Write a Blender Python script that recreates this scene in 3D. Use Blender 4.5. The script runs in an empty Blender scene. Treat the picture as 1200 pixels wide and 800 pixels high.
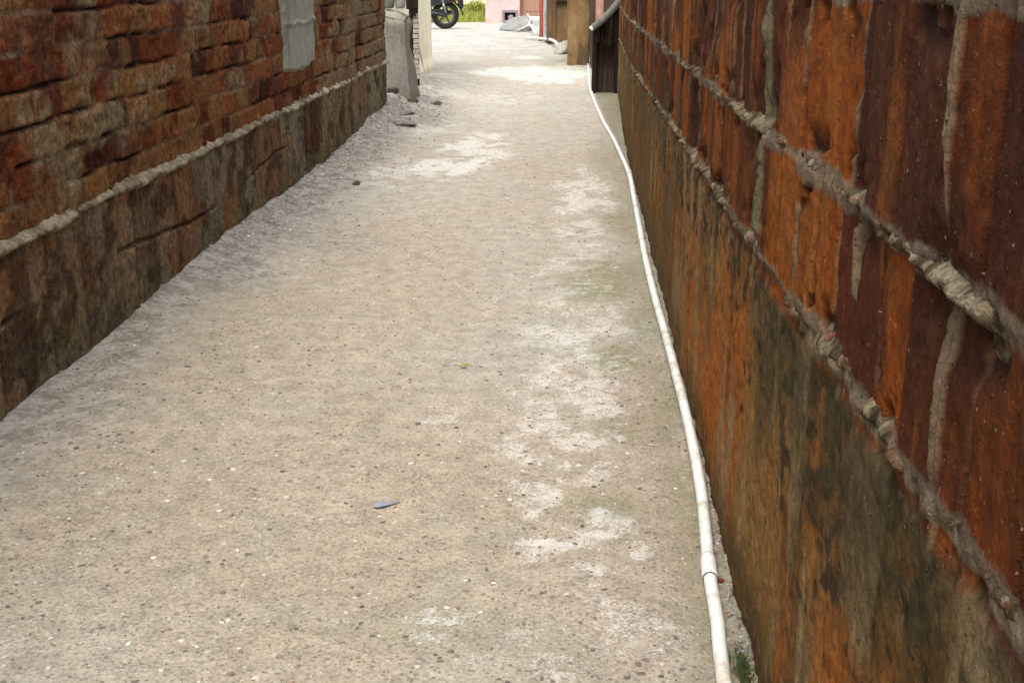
import bpy, bmesh, math, random
import numpy as np
from mathutils import Vector, Matrix

random.seed(7)
SC = bpy.context.scene
COL = SC.collection
R = math.radians

# ------------------------------------------------------------------ noise (numpy)
def _hash(ix, iy, seed):
    h = (ix.astype(np.int64) * 374761393 + iy.astype(np.int64) * 668265263 + seed * 974634777) & 0xFFFFFFFF
    h = ((h ^ (h >> 13)) * 1274126177) & 0xFFFFFFFF
    h = (h ^ (h >> 16)) & 0xFFFFFFFF
    return (h % 100003) / 100003.0

def vn(x, y, seed=0):
    x, y = np.broadcast_arrays(np.asarray(x, float), np.asarray(y, float))
    ix, iy = np.floor(x), np.floor(y)
    fx, fy = x - ix, y - iy
    fx = fx * fx * (3 - 2 * fx); fy = fy * fy * (3 - 2 * fy)
    a, b = _hash(ix, iy, seed), _hash(ix + 1, iy, seed)
    c, d = _hash(ix, iy + 1, seed), _hash(ix + 1, iy + 1, seed)
    return (a + (b - a) * fx) * (1 - fy) + (c + (d - c) * fx) * fy

def fbm(x, y, seed=0, octv=4):
    s, a, t = 0, .5, 0
    for i in range(octv):
        s = s + a * vn(x * 2 ** i + 17.3 * i, y * 2 ** i + 5.1 * i, seed + i); t += a; a *= .5
    return s / t

def ss(a, b, x):
    t = np.clip((x - a) / (b - a), 0, 1)
    return t * t * (3 - 2 * t)

def mix(c, d, t):
    return c * (1 - t[..., None]) + np.asarray(d) * t[..., None]

# ------------------------------------------------------------------ object helpers
def tag(o, label=None, cat=None, group=None, kind=None):
    if label: o['label'] = label
    if cat: o['category'] = cat
    if group: o['group'] = group
    if kind: o['kind'] = kind
    return o

def link(name, me, m, parent=None, loc=(0, 0, 0), smooth=False):
    o = bpy.data.objects.new(name, me)
    COL.objects.link(o)
    if m: me.materials.append(m)
    o.location = loc
    if parent: o.parent = parent
    if smooth: me.polygons.foreach_set('use_smooth', [True] * len(me.polygons))
    return o

def empty(name, loc=(0, 0, 0), rz=0):
    o = bpy.data.objects.new(name, None)
    COL.objects.link(o); o.location = loc; o.rotation_euler.z = rz
    o.empty_display_size = .1
    return o

def obj(name, bm, m, parent=None, loc=(0, 0, 0), smooth=False):
    me = bpy.data.meshes.new(name)
    bm.normal_update()
    bm.to_mesh(me); bm.free()
    return link(name, me, m, parent, loc, smooth)

def field(name, P, colr, m, back=None, parent=None, loc=(0, 0, 0), smooth=True):
    """P: (n, k, 3) grid of points; back: vector to a flat back so the sheet becomes a solid."""
    n, k = P.shape[:2]
    V = (P.reshape(-1, 3) - np.asarray(loc, float))
    idx = np.arange(n * k).reshape(n, k)
    F = np.stack([idx[:-1, :-1], idx[1:, :-1], idx[1:, 1:], idx[:-1, 1:]], -1).reshape(-1, 4)
    faces = F.tolist()
    C = None if colr is None else colr.reshape(-1, 3)
    if back is not None:
        loop = np.concatenate([idx[:, 0], idx[-1, 1:], idx[-2::-1, -1], idx[0, -2:0:-1]])
        bv = V[loop] + np.asarray(back, float)
        ax = int(np.argmax(np.abs(back)))
        bv[:, ax] = V[:, ax].mean() + back[ax]
        b0 = len(V); L = len(loop)
        V = np.vstack([V, bv])
        if C is not None: C = np.vstack([C, C[loop]])
        for i in range(L):
            j = (i + 1) % L
            faces.append([int(loop[j]), int(loop[i]), b0 + i, b0 + j])
        faces.append([b0 + i for i in range(L)])
    me = bpy.data.meshes.new(name)
    me.from_pydata(V.tolist(), [], faces)
    if C is not None:
        a = me.color_attributes.new('Col', 'FLOAT_COLOR', 'POINT')
        a.data.foreach_set('color', np.hstack([C, np.ones((len(C), 1))]).ravel())
    o = link(name, me, m, parent, loc, smooth)
    bm = bmesh.new(); bm.from_mesh(me); bmesh.ops.recalc_face_normals(bm, faces=bm.faces); bm.to_mesh(me); bm.free()
    return o

def bbox(bm, x0, x1, y0, y1, z0, z1, bev=0, M=None, jit=0):
    r = bmesh.ops.create_cube(bm, size=1)
    vs = r['verts']
    for v in vs:
        v.co = Vector(((x0 + x1) / 2 + v.co.x * (x1 - x0), (y0 + y1) / 2 + v.co.y * (y1 - y0), (z0 + z1) / 2 + v.co.z * (z1 - z0)))
        if jit: v.co += Vector([random.uniform(-jit, jit) for _ in range(3)])
    if bev:
        es = list({e for v in vs for e in v.link_edges})
        r2 = bmesh.ops.bevel(bm, geom=es, offset=bev, segments=2, affect='EDGES', profile=.6)
        vs = list({v for f in r2['faces'] for v in f.verts} | {v for v in vs if v.is_valid})
    if M is not None: bmesh.ops.transform(bm, matrix=M, verts=vs)
    return vs

def tube(bm, pts, r, seg=12, cap=True, closed=False):
    pts = [Vector(p) for p in pts]
    n = len(pts)
    rs = r if isinstance(r, (list, tuple)) else [r] * n
    rings = []
    for i, p in enumerate(pts):
        if closed: d = pts[(i + 1) % n] - pts[i - 1]
        else: d = pts[min(i + 1, n - 1)] - pts[max(i - 1, 0)]
        d.normalize()
        up = Vector((0, 0, 1)) if abs(d.z) < .9 else Vector((0, 1, 0))
        a = d.cross(up).normalized(); b = a.cross(d)
        rings.append([bm.verts.new(p + (a * math.cos(t) + b * math.sin(t)) * rs[i]) for t in [2 * math.pi * j / seg for j in range(seg)]])
    m = n if closed else n - 1
    for i in range(m):
        A, B = rings[i], rings[(i + 1) % n]
        for j in range(seg):
            bm.faces.new([A[j], A[(j + 1) % seg], B[(j + 1) % seg], B[j]])
    if cap and not closed:
        bm.faces.new(rings[0][::-1]); bm.faces.new(rings[-1])

def lathe(bm, prof, c=(0, 0, 0), seg=24, axis='z'):
    rings = []
    for rr, h in prof:
        ring = []
        for j in range(seg):
            t = 2 * math.pi * j / seg
            a, b = rr * math.cos(t), rr * math.sin(t)
            v = (a, b, h) if axis == 'z' else (a, h, b)
            ring.append(bm.verts.new(Vector(c) + Vector(v)))
        rings.append(ring)
    for A, B in zip(rings, rings[1:]):
        for j in range(seg):
            bm.faces.new([A[j], A[(j + 1) % seg], B[(j + 1) % seg], B[j]])
    return rings

def spline(pts, n):
    """Catmull-Rom through pts."""
    P = [Vector(p) for p in pts]; P = [P[0] * 2 - P[1]] + P + [P[-1] * 2 - P[-2]]
    out = []
    for i in range(1, len(P) - 2):
        for k in range(n):
            t = k / n
            a, b, c, d = P[i - 1:i + 3]
            out.append(.5 * ((2 * b) + (c - a) * t + (2 * a - 5 * b + 4 * c - d) * t * t + (3 * b - a - 3 * c + d) * t ** 3))
    out.append(P[-2])
    return out

def blob(bm, c, s, seed, sub=2, rough=.25, rot=0):
    r = bmesh.ops.create_icosphere(bm, subdivisions=sub, radius=1)
    rnd = random.Random(seed)
    ph = [(rnd.uniform(-3, 3), rnd.uniform(-3, 3), rnd.uniform(-3, 3), rnd.uniform(0, 6)) for _ in range(5)]
    Mx = Matrix.Rotation(rot, 3, 'Z')
    for v in r['verts']:
        k = 1 + rough * sum(math.sin(a * v.co.x + b * v.co.y + cc * v.co.z + d) for a, b, cc, d in ph) / 3
        p = v.co * k
        v.co = Vector(c) + Mx @ Vector((p.x * s[0], p.y * s[1], p.z * s[2]))
    return r['verts']

# ------------------------------------------------------------------ materials
def mat(name):
    m = bpy.data.materials.new(name); m.use_nodes = True
    nt = m.node_tree
    return m, nt, nt.nodes['Principled BSDF']

class N:
    """tiny node builder"""
    def __init__(s, nt): s.nt = nt
    def n(s, t, **k):
        x = s.nt.nodes.new(t)
        for a, b in k.items(): setattr(x, a, b)
        return x
    def l(s, a, b): s.nt.links.new(a, b)
    def put(s, sock, v):
        if isinstance(v, bpy.types.NodeSocket): s.l(v, sock)
        else: sock.default_value = v
    def math(s, op, a, b=0., c=0.):
        x = s.n('ShaderNodeMath', operation=op)
        s.put(x.inputs[0], a); s.put(x.inputs[1], b); s.put(x.inputs[2], c)
        return x.outputs[0]
    def mr(s, v, a, b, c=0., d=1.):
        x = s.n('ShaderNodeMapRange'); x.interpolation_type = 'SMOOTHSTEP'
        s.put(x.inputs[0], v)
        for i, q in zip((1, 2, 3, 4), (a, b, c, d)): s.put(x.inputs[i], q)
        return x.outputs[0]
    def mixc(s, f, a, b, bt='MIX'):
        x = s.n('ShaderNodeMix', data_type='RGBA', blend_type=bt)
        s.put(x.inputs[0], f)
        for i, q in ((6, a), (7, b)):
            s.put(x.inputs[i], q if isinstance(q, bpy.types.NodeSocket) else (*q, 1))
        return x.outputs[2]
    def noise(s, co, scale, det=4, rough=.55, dist=0):
        x = s.n('ShaderNodeTexNoise'); s.l(co, x.inputs['Vector'])
        x.inputs['Scale'].default_value = scale; x.inputs['Detail'].default_value = det
        x.inputs['Roughness'].default_value = rough; x.inputs['Distortion'].default_value = dist
        return x.outputs[0]
    def vor(s, co, scale, feature='F1', rand=1):
        x = s.n('ShaderNodeTexVoronoi'); x.feature = feature; s.l(co, x.inputs['Vector'])
        x.inputs['Scale'].default_value = scale; x.inputs['Randomness'].default_value = rand
        return x
    def coord(s, sc=(1, 1, 1)):
        t = s.n('ShaderNodeTexCoord'); mp = s.n('ShaderNodeMapping')
        mp.inputs['Scale'].default_value = sc
        s.l(t.outputs['Object'], mp.inputs[0])
        return mp.outputs[0]
    def bump(s, h, dist, strength=1., normal=None):
        b = s.n('ShaderNodeBump'); b.inputs['Distance'].default_value = dist; b.inputs['Strength'].default_value = strength
        s.l(h, b.inputs['Height'])
        if normal: s.l(normal, b.inputs['Normal'])
        return b.outputs[0]

def wall_mat(name, streak=1., grain=260, var=.55, bumpd=.004, spots=.5):
    """base colour from the mesh's own colour layer, broken up by vertical streaks, grain and dark pits"""
    m, nt, bs = mat(name); g = N(nt)
    at = g.n('ShaderNodeVertexColor', layer_name='Col').outputs[0]
    co = g.coord(); cs = g.coord((38, 38, 5))
    st = g.noise(cs, 1., 4, .6)
    fine = g.noise(co, grain, 3, .7)
    med = g.noise(co, 34, 5, .65)
    k = g.math('ADD', g.mr(st, .25, .75, 1 - .45 * streak, 1 + .45 * streak), g.mr(med, .25, .75, -var * .6, var * .6))
    k = g.math('ADD', k, g.mr(fine, .2, .8, -var * .5, var * .5))
    c = g.mixc(1., at, g.n('ShaderNodeCombineXYZ').outputs[0], 'MULTIPLY')
    comb = c.node.inputs[7].links[0].from_node
    for i in range(3): g.l(k, comb.inputs[i])
    pit = g.mr(g.noise(co, 70, 3, .6), .66, .72)
    c = g.mixc(g.math('MULTIPLY', pit, spots), c, (.03, .022, .014))
    spk = g.mr(g.noise(co, 120, 2, .5), .70, .76)
    c = g.mixc(g.math('MULTIPLY', spk, spots * .8), c, (.34, .28, .2))
    g.l(c, bs.inputs['Base Color'])
    bs.inputs['Roughness'].default_value = .95; bs.inputs['Specular IOR Level'].default_value = .06
    h = g.math('ADD', g.math('MULTIPLY', med, 1.), g.math('MULTIPLY', fine, .35))
    h = g.math('ADD', h, g.math('MULTIPLY', st, .5 * streak))
    h = g.math('SUBTRACT', h, g.math('MULTIPLY', pit, .6))
    g.l(g.bump(h, bumpd), bs.inputs['Normal'])
    return m

def plain(name, a, b=None, rough=.8, scale=12, spec=.3, metal=0, bumpd=.002, stretch=(1, 1, 1), dirt=None, contrast=(.35, .65)):
    m, nt, bs = mat(name); g = N(nt)
    b = b or tuple(x * .7 for x in a)
    co = g.coord(stretch)
    n1 = g.noise(co, scale, 5, .6)
    c = g.mixc(g.mr(n1, *contrast), a, b)
    n2 = g.noise(co, scale * 7, 3, .7)
    c = g.mixc(g.mr(n2, .3, .8, 0, .35), c, tuple(x * .55 for x in b))
    if dirt:
        c = g.mixc(g.mr(g.noise(co, scale * .6, 6, .7), .5, .66), c, dirt)
    g.l(c, bs.inputs['Base Color'])
    bs.inputs['Roughness'].default_value = rough; bs.inputs['Specular IOR Level'].default_value = spec
    bs.inputs['Metallic'].default_value = metal
    g.l(g.bump(g.math('ADD', n1, g.math('MULTIPLY', n2, .5)), bumpd), bs.inputs['Normal'])
    return m

def ground_mat():
    m, nt, bs = mat('alley_concrete'); g = N(nt)
    at = g.n('ShaderNodeVertexColor', layer_name='Col').outputs[0]
    ms = g.n('ShaderNodeVertexColor', layer_name='Mask').outputs[0]
    sep = g.n('ShaderNodeSeparateColor'); g.l(ms, sep.inputs[0])
    white, green, rub = sep.outputs[0], sep.outputs[1], sep.outputs[2]
    co = g.coord()
    big = g.noise(co, 1.7, 5, .6)
    med = g.noise(co, 11, 6, .68)
    fine = g.noise(co, 85, 5, .72)
    grit = g.noise(co, 330, 3, .7)
    c = g.mixc(g.mr(big, .35, .65, 0, .55), at, (.36, .295, .22))
    c = g.mixc(g.mr(g.noise(co, 4.3, 4, .6), .45, .7, 0, .4), c, (.28, .27, .205))
    # worn surface: aggregate shows as cells of their own colour
    v = g.vor(co, 95); v2 = g.vor(co, 46)
    hsv = g.n('ShaderNodeSeparateColor'); g.l(v.outputs['Color'], hsv.inputs[0])
    h2 = g.n('ShaderNodeSeparateColor'); g.l(v2.outputs['Color'], h2.inputs[0])
    peb = g.math('MULTIPLY', g.mr(v.outputs['Distance'], .28, .5, 1, 0), g.mr(hsv.outputs[0], .55, .6))
    c = g.mixc(g.math('MULTIPLY', peb, .8), c, g.mixc(hsv.outputs[1], (.16, .13, .10), (.40, .37, .31)))
    pb2 = g.math('MULTIPLY', g.mr(v2.outputs['Distance'], .22, .36, 1, 0), g.mr(h2.outputs[0], .87, .89))
    c = g.mixc(g.math('MULTIPLY', pb2, .6), c, g.mixc(g.mr(h2.outputs[1], .45, .6), (.17, .145, .115), (.52, .49, .43)))
    # fine mottling
    k = g.math('ADD', g.mr(fine, .25, .75, .66, 1.32), g.mr(grit, .25, .75, -.2, .2))
    k = g.math('ADD', k, g.mr(med, .3, .7, -.18, .17))
    cmb = g.n('ShaderNodeCombineXYZ')
    for i in range(3): g.l(k, cmb.inputs[i])
    c = g.mixc(1., c, cmb.outputs[0], 'MULTIPLY')
    # pale cement skin worn through in a broken pattern; far whites paint sky reflection
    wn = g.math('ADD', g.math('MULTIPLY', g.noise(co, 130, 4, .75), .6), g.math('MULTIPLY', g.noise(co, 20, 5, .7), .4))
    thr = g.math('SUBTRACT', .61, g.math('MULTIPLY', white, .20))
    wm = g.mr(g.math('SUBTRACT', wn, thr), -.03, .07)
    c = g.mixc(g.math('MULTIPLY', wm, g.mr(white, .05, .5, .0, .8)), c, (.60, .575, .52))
    # moss and algae film
    gm = g.math('MULTIPLY', green, g.mr(g.noise(co, 22, 5, .7), .35, .6))
    c = g.mixc(g.math('MULTIPLY', gm, .9), c, (.165, .165, .075))
    # grey rubbly crust at the wall foot
    rn = g.noise(co, 38, 5, .75)
    rc = g.mixc(g.mr(g.math('ADD', g.math('MULTIPLY', rn, .5), g.math('MULTIPLY', g.noise(co, 9, 6, .75), .5)), .42, .58), (.14, .125, .10), (.50, .47, .41))
    c = g.mixc(g.math('MULTIPLY', rub, .75), c, rc)
    dk = g.math('MULTIPLY', g.mr(g.noise(co, 60, 4, .6), .63, .69), .5)
    c = g.mixc(dk, c, (.12, .10, .08))
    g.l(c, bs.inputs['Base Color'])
    g.l(g.mr(big, .3, .7, .62, .85), bs.inputs['Roughness'])
    bs.inputs['Specular IOR Level'].default_value = .35
    h = g.math('ADD', g.math('MULTIPLY', fine, .7), g.math('MULTIPLY', grit, .25))
    h = g.math('ADD', h, g.math('MULTIPLY', g.math('ADD', peb, pb2), .35))
    h = g.math('ADD', h, g.math('MULTIPLY', g.math('MULTIPLY', wm, white), .12))
    h = g.math('ADD', h, g.math('MULTIPLY', g.math('MULTIPLY', rn, rub), 3.))
    n1 = g.bump(h, .007)
    n2 = g.bump(med, .02, .6, n1)
    g.l(n2, bs.inputs['Normal'])
    return m

M_GROUND = ground_mat()
M_LWALL = wall_mat('rough_brick', .25, 160, .8, .012, .7)
M_RWALL = wall_mat('ribbed_block', .12, 130, .45, .006, .8)
M_MORTAR = wall_mat('crusty_mortar', .0, 140, .75, .012, .6)
M_CEMENT = wall_mat('grey_render', .35, 180, .3, .005, .25)
M_CREAM = wall_mat('cream_plaster', .2, 120, .25, .004, .25)
M_PINK = plain('pink_paint', (.74, .49, .47), (.64, .41, .39), .85, 2.5, dirt=(.58, .40, .37))
M_PINKPIPE = plain('pink_pipe_paint', (.55, .30, .23), (.42, .22, .17), .7, 8)
M_RED = plain('red_post_paint', (.42, .10, .075), (.30, .07, .055), .6, 9, stretch=(1, 1, .2))
M_SILVER = plain('zinc_sheet', (.50, .50, .48), (.34, .35, .33), .5, 10, metal=.3)
M_WHITEPIPE = plain('white_plastic_pipe', (.76, .75, .70), (.70, .68, .62), .4, 14, .5, bumpd=.0004, dirt=(.48, .42, .32), contrast=(.4, .75))
M_GASKET = plain('dirt_in_joint', (.05, .045, .04), rough=.9)
M_DARKWOOD = plain('tarred_wood', (.030, .020, .014), (.014, .010, .008), .9, 14, .06, stretch=(1, 1, .12), bumpd=.006)
M_BROWNWOOD = plain('stained_board', (.17, .095, .038), (.085, .042, .018), .85, 9, stretch=(1, 1, .15), dirt=(.07, .06, .035), bumpd=.006)
M_PILLAR = plain('ochre_stained_pillar', (.29, .185, .085), (.15, .085, .032), .92, 4, stretch=(1, 1, .5), dirt=(.075, .06, .04), bumpd=.006)
M_SHED = plain('rusty_shed_sheet', (.24, .15, .065), (.13, .075, .03), .8, 5, stretch=(1, 1, .3), dirt=(.07, .065, .05), bumpd=.006)
M_DARKWALL = plain('dark_old_plaster', (.085, .05, .032), (.05, .03, .02), .9, 5, stretch=(1, 1, .3))
M_GREYBEAM = plain('grey_weathered_beam', (.17, .17, .14), (.10, .10, .085), .75, 12, bumpd=.004)
M_WHITEBOARD = plain('whitewashed_board', (.42, .35, .31), (.30, .25, .22), .85, 16, stretch=(1, 1, 3), dirt=(.17, .13, .11))
M_STEP = plain('pale_step_cement', (.52, .52, .49), (.42, .42, .40), .85, 8)
M_SLAB = plain('broken_slab_cement', (.30, .30, .28), (.17, .175, .165), .9, 6, bumpd=.02, dirt=(.22, .2, .17))
M_SLABEDGE = plain('slab_edge_cement', (.46, .46, .43), (.36, .36, .34), .85, 9)
M_LUMP = plain('pale_cement_lump', (.42, .41, .34), (.32, .31, .25), .9, 18, bumpd=.01)
M_DOOR = plain('brown_door_paint', (.36, .20, .135), (.30, .165, .11), .6, 4, stretch=(3, 3, .3))
M_DOORFRAME = plain('door_frame_wood', (.20, .10, .06), rough=.7)
M_VENT = plain('vent_frame_cement', (.28, .25, .23), (.2, .18, .17), .85, 16)
M_HOLE = plain('dark_inside', (.03, .025, .022), rough=.95)
M_STONE = plain('grey_stone', (.27, .25, .22), (.17, .155, .135), .9, 30, bumpd=.006)
M_DKSTONE = plain('dark_stone', (.12, .10, .085), (.07, .06, .05), .9, 30, bumpd=.006)
M_SCRAP = plain('blue_grey_plastic', (.27, .28, .33), (.20, .21, .25), .5, 60)
M_LEAFY = plain('yellow_leaf', (.62, .44, .04), (.5, .33, .03), .7, 80)
M_MOSS = plain('moss_green', (.085, .115, .03), (.045, .065, .018), .9, 60)
M_STRAW = plain('dry_straw', (.42, .38, .32), rough=.9)
M_BAGRED = plain('red_wrapper', (.22, .03, .025), rough=.5)
M_LIME = plain('pale_yellow_wall', (.82, .80, .55), (.78, .75, .52), .85, 1.5)
M_CAN1 = plain('greenish_pot', (.17, .18, .135), (.12, .125, .10), .6, 20)
M_CAN2 = plain('pale_grey_pot', (.34, .32, .31), (.26, .25, .24), .6, 20)
M_RUBBER = plain('tyre_rubber', (.018, .018, .019), rough=.75, scale=60)
M_BLACK = plain('black_gloss_plastic', (.018, .018, .022), (.012, .012, .014), .3, 10, .5, bumpd=.0003)
M_ALLOY = plain('alloy_metal', (.38, .40, .42), (.28, .29, .31), .35, 20, .5, .8, bumpd=.0003)
M_GUN = plain('engine_metal', (.11, .115, .12), (.06, .06, .065), .5, 30, .5, .6)
M_TANK = plain('dark_green_paint', (.015, .05, .03), (.012, .04, .024), .25, 5, .5, bumpd=.0002)
M_TAIL = plain('red_lens', (.35, .015, .01), rough=.2, bumpd=.0002)
M_AMBER = plain('amber_lens', (.5, .18, .02), rough=.25, bumpd=.0002)
M_TIN = plain('roof_tin', (.30, .26, .23), (.2, .13, .09), .6, 4, metal=.3)

def leaf_mat(name, a, b):
    m, nt, bs = mat(name); g = N(nt)
    co = g.coord()
    c = g.mixc(g.mr(g.noise(co, 9, 3), .3, .7), a, b)
    g.l(c, bs.inputs['Base Color']); bs.inputs['Roughness'].default_value = .55
    tr = g.n('ShaderNodeBsdfTranslucent'); g.l(c, tr.inputs[0])
    mx = g.n('ShaderNodeMixShader'); mx.inputs[0].default_value = .35
    out = nt.nodes['Material Output']
    g.l(bs.outputs[0], mx.inputs[1]); g.l(tr.outputs[0], mx.inputs[2]); g.l(mx.outputs[0], out.inputs[0])
    return m
M_LEAF_Y = leaf_mat('yellow_green_leaves', (.52, .52, .12), (.32, .40, .08))
M_LEAF_G = leaf_mat('green_leaves', (.075, .13, .03), (.045, .085, .02))

# ------------------------------------------------------------------ camera
HCAM, FPX = 1.5, 1450.
th, psi = math.atan2(438, FPX), math.atan(80 * math.cos(math.atan2(438, FPX)) / FPX)
cam = bpy.data.cameras.new('camera'); cam.sensor_width = 36; cam.lens = FPX / 1200 * 36
cam.clip_start = .05; cam.clip_end = 2000
co_ = bpy.data.objects.new('camera', cam); COL.objects.link(co_)
co_.location = (0, 0, HCAM); co_.rotation_euler = (math.pi / 2 - th, 0, psi)
SC.camera = co_

# ------------------------------------------------------------------ ground
LX, RX = -1.97, .415
def rx(Y): return RX + .07 * ss(10, 15.5, np.asarray(Y, float))
def gz(X, Y):
    """height of the alley floor"""
    X, Y = np.asarray(X, float), np.asarray(Y, float)
    z = .018 * (fbm(X * 1.1, Y * .8, 3, 3) - .5)
    z = z + .010 * (fbm(X * 5, Y * 5, 9, 4) - .5)
    berm = ss(-1.25, -2.0, X) * (.02 + .10 * ss(7, 14, Y)) * ss(20, 16, Y)
    berm = berm * (.75 + .5 * fbm(X * 4, Y * 2.2, 21, 4)) + .045 * ss(-1.3, -1.7, X) * ss(5, 8, Y) * ss(18, 15, Y) * (fbm(X * 8, Y * 4, 23, 5) - .5)
    berm = berm + ss(-1.76 - .12 * fbm(Y * 1.4, Y * 0, 25, 3), -2.0, X) * (.01 + .13 * fbm(Y * 1.1, Y * 0 + 2, 26, 4) ** 1.5) * ss(4.5, 7, Y) * ss(15, 14, Y)
    gut = -.012 * np.exp(-((X - .33) / .05) ** 2) * ss(12, 9, Y)
    crust = .022 * ss(.37, .415, X) * fbm(X * 30, Y * 9, 5, 3) * ss(12, 10, Y)
    return (z + berm + gut + crust) * ss(44, 36, np.abs(Y)) * ss(-9, -3, X) * ss(5, .8, X) - .0

xs = np.concatenate([np.linspace(-14, -2.4, 24)[:-1], np.arange(-2.4, .62, .013), np.linspace(.62, 9, 18)[1:]])
ys = np.concatenate([np.linspace(-6, .8, 40)[:-1], .8 * np.exp(np.linspace(0, math.log(46 / .8), 760))])
Xg, Yg = np.meshgrid(xs, ys, indexing='ij')
Pg = np.stack([Xg, Yg, gz(Xg, Yg)], -1)
warp = .22 * (fbm(Xg * 2.5, Yg * 2.5, 31, 4) - .5)
warp2 = .22 * (fbm(Xg * 2.5 + 9, Yg * 2.5 + 4, 37, 4) - .5)
warp3 = fbm(Xg * 7, Yg * 5, 39, 5)
def ell(cx, cy, ax, ay, soft=.6, amt=1.):
    kx, ky = max(1, ax / .2), max(1, ay / .3)
    d = np.sqrt(((Xg + warp * kx - cx) / ax) ** 2 + ((Yg + warp2 * ky - cy) / ay) ** 2) + .7 * (warp3 - .5)
    return amt * ss(1 + soft * .5, 1 - soft * .5, d)
base = np.ones(Xg.shape + (3,)) * np.array([.315, .262, .188])
t = fbm(Xg * .9, Yg * .6, 41, 4)
base = mix(base, (.34, .31, .25), ss(.4, .65, t))
base = mix(base, (.30, .245, .185), .8 * ss(.48, .7, fbm(Xg * 1.3 + 4, Yg * .7, 44, 4)) * ss(-1.2, .2, Xg))
base = mix(base, (.29, .225, .17), .75 * ell(.26, 4.35, .20, .55))
base = mix(base, (.32, .26, .20), .5 * ell(.1, 2.5, .35, .5))
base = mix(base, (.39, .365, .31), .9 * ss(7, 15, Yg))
base = mix(base, (.46, .465, .445), .85 * ss(20, 27, Yg))  # floor paled towards the far end: hazy, open-sky brightness put into the colour
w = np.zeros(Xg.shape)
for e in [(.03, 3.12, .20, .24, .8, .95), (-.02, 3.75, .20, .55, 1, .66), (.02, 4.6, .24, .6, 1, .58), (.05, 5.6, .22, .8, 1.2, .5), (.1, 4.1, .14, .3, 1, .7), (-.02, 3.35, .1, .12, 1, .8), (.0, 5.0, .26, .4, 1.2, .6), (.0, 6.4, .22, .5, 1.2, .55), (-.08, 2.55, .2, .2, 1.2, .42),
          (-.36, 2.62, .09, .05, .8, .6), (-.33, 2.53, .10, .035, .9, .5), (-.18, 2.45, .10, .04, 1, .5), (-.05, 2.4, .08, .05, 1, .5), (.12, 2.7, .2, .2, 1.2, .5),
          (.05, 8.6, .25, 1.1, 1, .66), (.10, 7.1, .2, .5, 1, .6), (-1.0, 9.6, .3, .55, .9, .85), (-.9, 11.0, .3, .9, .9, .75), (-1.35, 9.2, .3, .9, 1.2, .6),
          (-1.45, 12.2, .3, .8, 1, .65), (-.75, 10.4, .22, .5, 1, .7), (-.55, 18.4, .5, 1.5, 1, .85), (-.2, 19, .3, 2, 1, .8), (-1.15, 18.8, .5, 1.2, 1, .75), (-.9, 22, .35, .4, 1, .8),  # far patches: glossy sky reflection painted as white colour
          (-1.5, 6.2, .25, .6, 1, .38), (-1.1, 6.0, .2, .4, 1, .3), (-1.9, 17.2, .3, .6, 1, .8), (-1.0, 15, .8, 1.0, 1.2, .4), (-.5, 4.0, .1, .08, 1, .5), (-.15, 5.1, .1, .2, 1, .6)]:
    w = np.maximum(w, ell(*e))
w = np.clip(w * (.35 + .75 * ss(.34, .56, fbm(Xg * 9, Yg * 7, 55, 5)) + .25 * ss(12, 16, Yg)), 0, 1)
gr = np.zeros(Xg.shape)
for e in [(.16, 4.72, .12, .22, 1, .9), (.15, 6.1, .2, .42, 1, .95), (.30, 7.5, .12, .45, 1, .8), (.12, 3.35, .14, .10, 1.2, .65), (.22, 4.0, .12, .15, 1, .6), (.33, 5.3, .08, .5, 1, .7),
          (-.32, 2.58, .16, .14, 1.2, .45), (.25, 10, .15, 1.3, 1, .5), (-.2, 20.5, .35, 1.5, 1, .7), (-1.6, 13, .3, .8, 1, .3), (-.1, 2.5, .16, .16, 1.2, .35)]:
    gr = np.maximum(gr, ell(*e))
gr = np.maximum(gr, .85 * ss(.24, .36, Xg) * ss(.30, .52, fbm(Xg * 4, Yg * 2.2, 52, 4)))
rb = np.maximum(ss(-1.38, -1.75, Xg + warp * 1.6) * ss(5, 6.2, Yg) * ss(19, 16, Yg), .8 * ss(-1.5, -1.9, Xg + warp) * ss(19, 16, Yg))
rb = np.maximum(rb, ell(-1.45, 6.9, .30, .35, 1, .6))
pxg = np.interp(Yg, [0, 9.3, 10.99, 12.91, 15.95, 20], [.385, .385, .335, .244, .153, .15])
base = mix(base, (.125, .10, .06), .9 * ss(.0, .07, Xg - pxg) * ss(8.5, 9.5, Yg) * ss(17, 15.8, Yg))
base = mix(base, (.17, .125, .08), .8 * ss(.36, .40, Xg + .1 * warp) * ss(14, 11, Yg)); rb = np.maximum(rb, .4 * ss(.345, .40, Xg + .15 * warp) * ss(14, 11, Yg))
rb = np.maximum(rb, ell(-1.65, 13.2, .35, 1.2, 1, .9))
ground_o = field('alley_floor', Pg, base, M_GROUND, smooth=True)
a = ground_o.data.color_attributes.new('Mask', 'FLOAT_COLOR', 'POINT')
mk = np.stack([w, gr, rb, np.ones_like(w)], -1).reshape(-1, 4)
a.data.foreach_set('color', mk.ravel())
tag(ground_o, kind='structure')
bm = bmesh.new()
bmesh.ops.create_grid(bm, x_segments=8, y_segments=8, size=500)
gp = obj('ground', bm, plain('bare_earth', (.33, .30, .25), (.26, .24, .2), .95, .8), loc=(0, 0, -.07)); tag(gp, kind='structure')

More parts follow.
